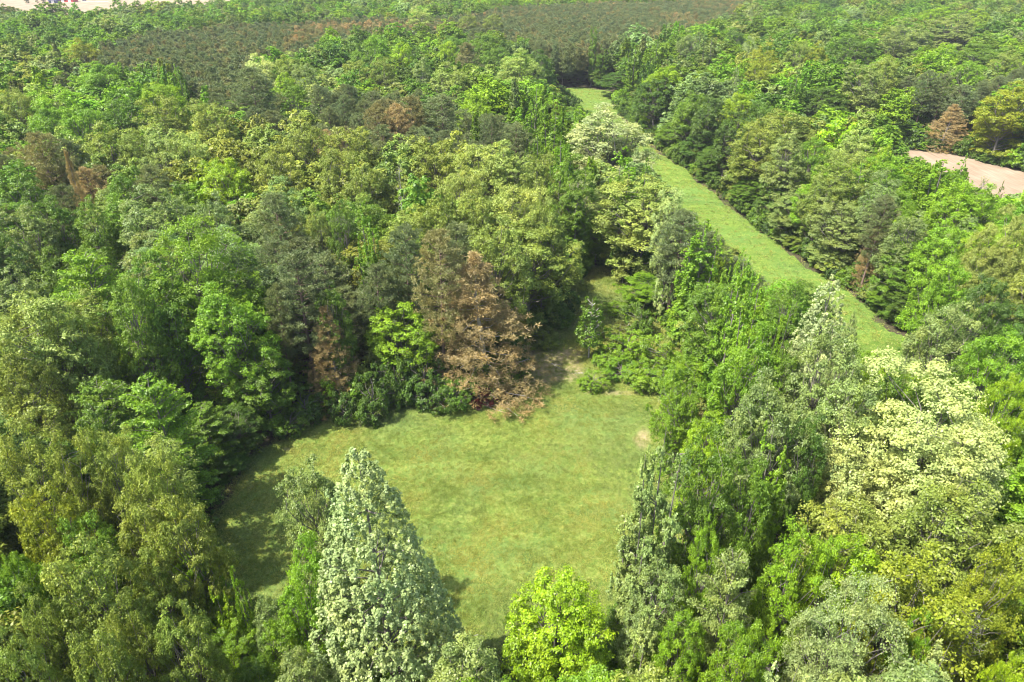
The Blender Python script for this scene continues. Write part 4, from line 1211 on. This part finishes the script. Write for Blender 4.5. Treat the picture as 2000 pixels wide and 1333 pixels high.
def boxv(x0, y0, z0, x1, y1, z1):
    V = [(x0, y0, z0), (x1, y0, z0), (x1, y1, z0), (x0, y1, z0), (x0, y0, z1), (x1, y0, z1), (x1, y1, z1), (x0, y1, z1)]
    Fc = [(0, 3, 2, 1), (4, 5, 6, 7), (0, 1, 5, 4), (1, 2, 6, 5), (2, 3, 7, 6), (3, 0, 4, 7)]
    return V, Fc
def pmesh(name, V, Fc, mat, parent=None):
    me = bpy.data.meshes.new(name); me.from_pydata(V, [], Fc); me.materials.append(mat); me.update()
    return link(name, me, parent)
def barn(X, Y, L_, D_, hw, hr, wall, roof, label, ndoor=2, nwin=4, rot=0.0, name='barn'):
    root = bpy.data.objects.new(name, None); C.objects.link(root); root.location = (X, Y, 0); root.rotation_euler = (0, 0, rot)
    prop(root, label, 'building', 'farm buildings on the far field')
    V, Fc = boxv(-L_/2, -D_/2, 0, L_/2, D_/2, hw)
    V += [(-L_/2, 0, hr-.15), (L_/2, 0, hr-.15)]; Fc += [(4, 7, 8), (5, 9, 6)]
    Fc = [f for f in Fc if f != (4, 5, 6, 7)]
    pmesh('wall', V, Fc, wall, root)
    e = .7; t_ = .18
    for sg in (-1, 1):
        y0 = sg*(D_/2+e); z0 = hw-(hr-hw)*e/(D_/2)
        V = [(-L_/2-e, y0, z0), (L_/2+e, y0, z0), (L_/2+e, 0, hr), (-L_/2-e, 0, hr), (-L_/2-e, y0, z0+t_), (L_/2+e, y0, z0+t_), (L_/2+e, 0, hr+t_), (-L_/2-e, 0, hr+t_)]
        pmesh('roof', V, [(0, 3, 2, 1), (4, 5, 6, 7), (0, 1, 5, 4), (1, 2, 6, 5), (2, 3, 7, 6), (3, 0, 4, 7)], roof, root)
    for i in range(ndoor):
        x = -L_/2+L_*(i+.5)/ndoor
        V, Fc = boxv(x-1.8, -D_/2-.06, .02, x+1.8, -D_/2+.02, 3.2); pmesh('door', V, Fc, M_WHITE, root)
    for i in range(nwin):
        x = -L_/2+L_*(i+.12)/nwin
        V, Fc = boxv(x-.6+1.2, -D_/2-.05, 1.4, x+.6+1.2, -D_/2+.02, 2.6); pmesh('window', V, Fc, M_GLASS, root)
    return root
def gp(x, y): X, Y, _ = at(x, y); return X, Y
X, Y = gp(128, 5.0); barn(X, Y+8, 17, 12, 4.2, 7.5, M_RED, M_RED, 'red metal roofed barn beside the dark blue shed on the far field', 2, 3)
X, Y = gp(97, 4.0); barn(X, Y+16, 15, 12, 4.2, 8.0, M_WHITE, M_RED, 'white farmhouse with red roof half behind the dark blue shed', 1, 4, name='farmhouse')
X, Y = gp(107, 6.4); barn(X, Y, 10, 7, 3.4, 5.4, M_NAVY, M_NAVY, 'small dark blue shed in front of the red roofed buildings', 1, 2, name='shed')
X, Y = gp(150, 4.5)
pmesh('driveway', [(X-10, Y-6, .012), (X+35, Y+8, .012), (X+35, Y+12, .012), (X-10, Y-1, .012)], [(0, 1, 2, 3)], M_GRAVEL)['kind'] = 'structure'
for (x, y, w_, k, c, H, lab) in [(55, 8.5, 9, 'round', 'D', 9, 'small dark round tree at the left end of the farmstead'), (74, 7.5, 8, 'oak', 'O', 10, 'small olive tree in the middle of the farmstead trees'), (87, 8.5, 9, 'round', 'D', 9, 'small dark tree closest to the farmhouse')]:
    X, Y, d = at(x, y); o = make_tree(X, Y, H, w_*d/F, k, c); o['label'] = lab; o['group'] = 'broadleaf trees of the wood'
# lone trees in front of the field
# parked car by the barn
def car(X, Y, label):
    root = bpy.data.objects.new('parked_car', None); C.objects.link(root); root.location = (X, Y, 0); prop(root, label, 'car')
    pr = [(-2.2, .35), (-2.25, .8), (-1.5, .95), (-.9, 1.45), (.7, 1.45), (1.3, .98), (2.15, .85), (2.25, .4)]
    V = [(x, s*.88, z) for s in (-1, 1) for x, z in pr]; n = len(pr)
    Fc = [tuple(range(n-1, -1, -1)), tuple(range(n, 2*n))]+[(i, (i+1) % n, n+(i+1) % n, n+i) for i in range(n)]
    pmesh('body', V, Fc, M_NAVY, root)
    for s in (-1, 1):
        pmesh('window', [(-1.25, s*.89, 1.0), (1.1, s*.89, 1.0), (.62, s*.89, 1.38), (-.85, s*.89, 1.38)], [(0, 1, 2, 3)], M_GLASS, root)
        for x in (-1.4, 1.4):
            V = [(x+.34*cos(a*pi/5), s*.80, .34+.34*sin(a*pi/5)) for a in range(10)]+[(x+.34*cos(a*pi/5), s*.93, .34+.34*sin(a*pi/5)) for a in range(10)]
            pmesh('wheel', V, [tuple(range(9, -1, -1)), tuple(range(10, 20))]+[(i, (i+1) % 10, 10+(i+1) % 10, 10+i) for i in range(10)], M_GLASS, root)
X, Y = gp(165, 2.5); car(X, Y, 'small dark car parked on the pale driveway right of the red barn')

# fallen branches on the open ground
rb = np.random.default_rng(77)
def branch(x, y, L_, ang, label, r=.07, twigs=5):
    X, Y, _ = at(x, y)
    wd = Wood()
    d = np.array([cos(ang), sin(ang), .03])
    pts = wd.limb([0, 0, .12], d*L_+np.array([0, 0, .12]), r, .02, rb, .12, 6, 5)
    for k in range(twigs):
        q = pts[rb.integers(1, 6)]; a = ang+rb.choice([-1, 1])*rb.uniform(.4, .9)
        wd.limb(q, q+np.array([cos(a), sin(a), rb.uniform(.0, .35)])*L_*rb.uniform(.2, .4), r*.5, .012, rb, .2, 3, 4)
    o = link('fallen_branch', wd.mesh('fallen_branch', M_PALE)); o.location = (X, Y, .12)
    prop(o, label, 'branch', 'fallen branches on the open ground')
branch(1075, 712, 3.4, -.9, 'pale fallen branch lying across the grass nearest the bare soil')
branch(1100, 722, 3.0, -.5, 'thin pale fallen branch in the middle of the trail mouth')
branch(1110, 732, 2.4, .1, 'shortest pale branch, lying flat below the other fallen branches')
branch(950, 798, 3.2, -.5, 'pale branch on the grass in front of the dark red brush', .05)
branch(1205, 645, 3.0, .4, 'pale dead branch among the low shrubs right of the trail', .08, 8)
branch(1225, 660, 2.6, 1.4, 'upright looking dead branch leaning in the low shrubs', .06, 8)
branch(925, 1245, 2.4, .3, 'pale twiggy branch in the grass between poplar and bright maple', .05, 8)

# ------------------------------------------------------------------ haze
mh, nt = new_mat('air')
out = N(nt, 'ShaderNodeOutputMaterial')
pv = N(nt, 'ShaderNodeVolumePrincipled')
pv.inputs['Color'].default_value = (.86, .92, 1.0, 1)
pv.inputs['Density'].default_value = .00008
nt.links.new(pv.outputs[0], out.inputs['Volume'])
V, Fc = boxv(-GS-100, -GS/2-100, -1, GS+100, GS+100, 64)
hz = pmesh('haze', V, Fc, mh)
prop(hz, kind='stuff')
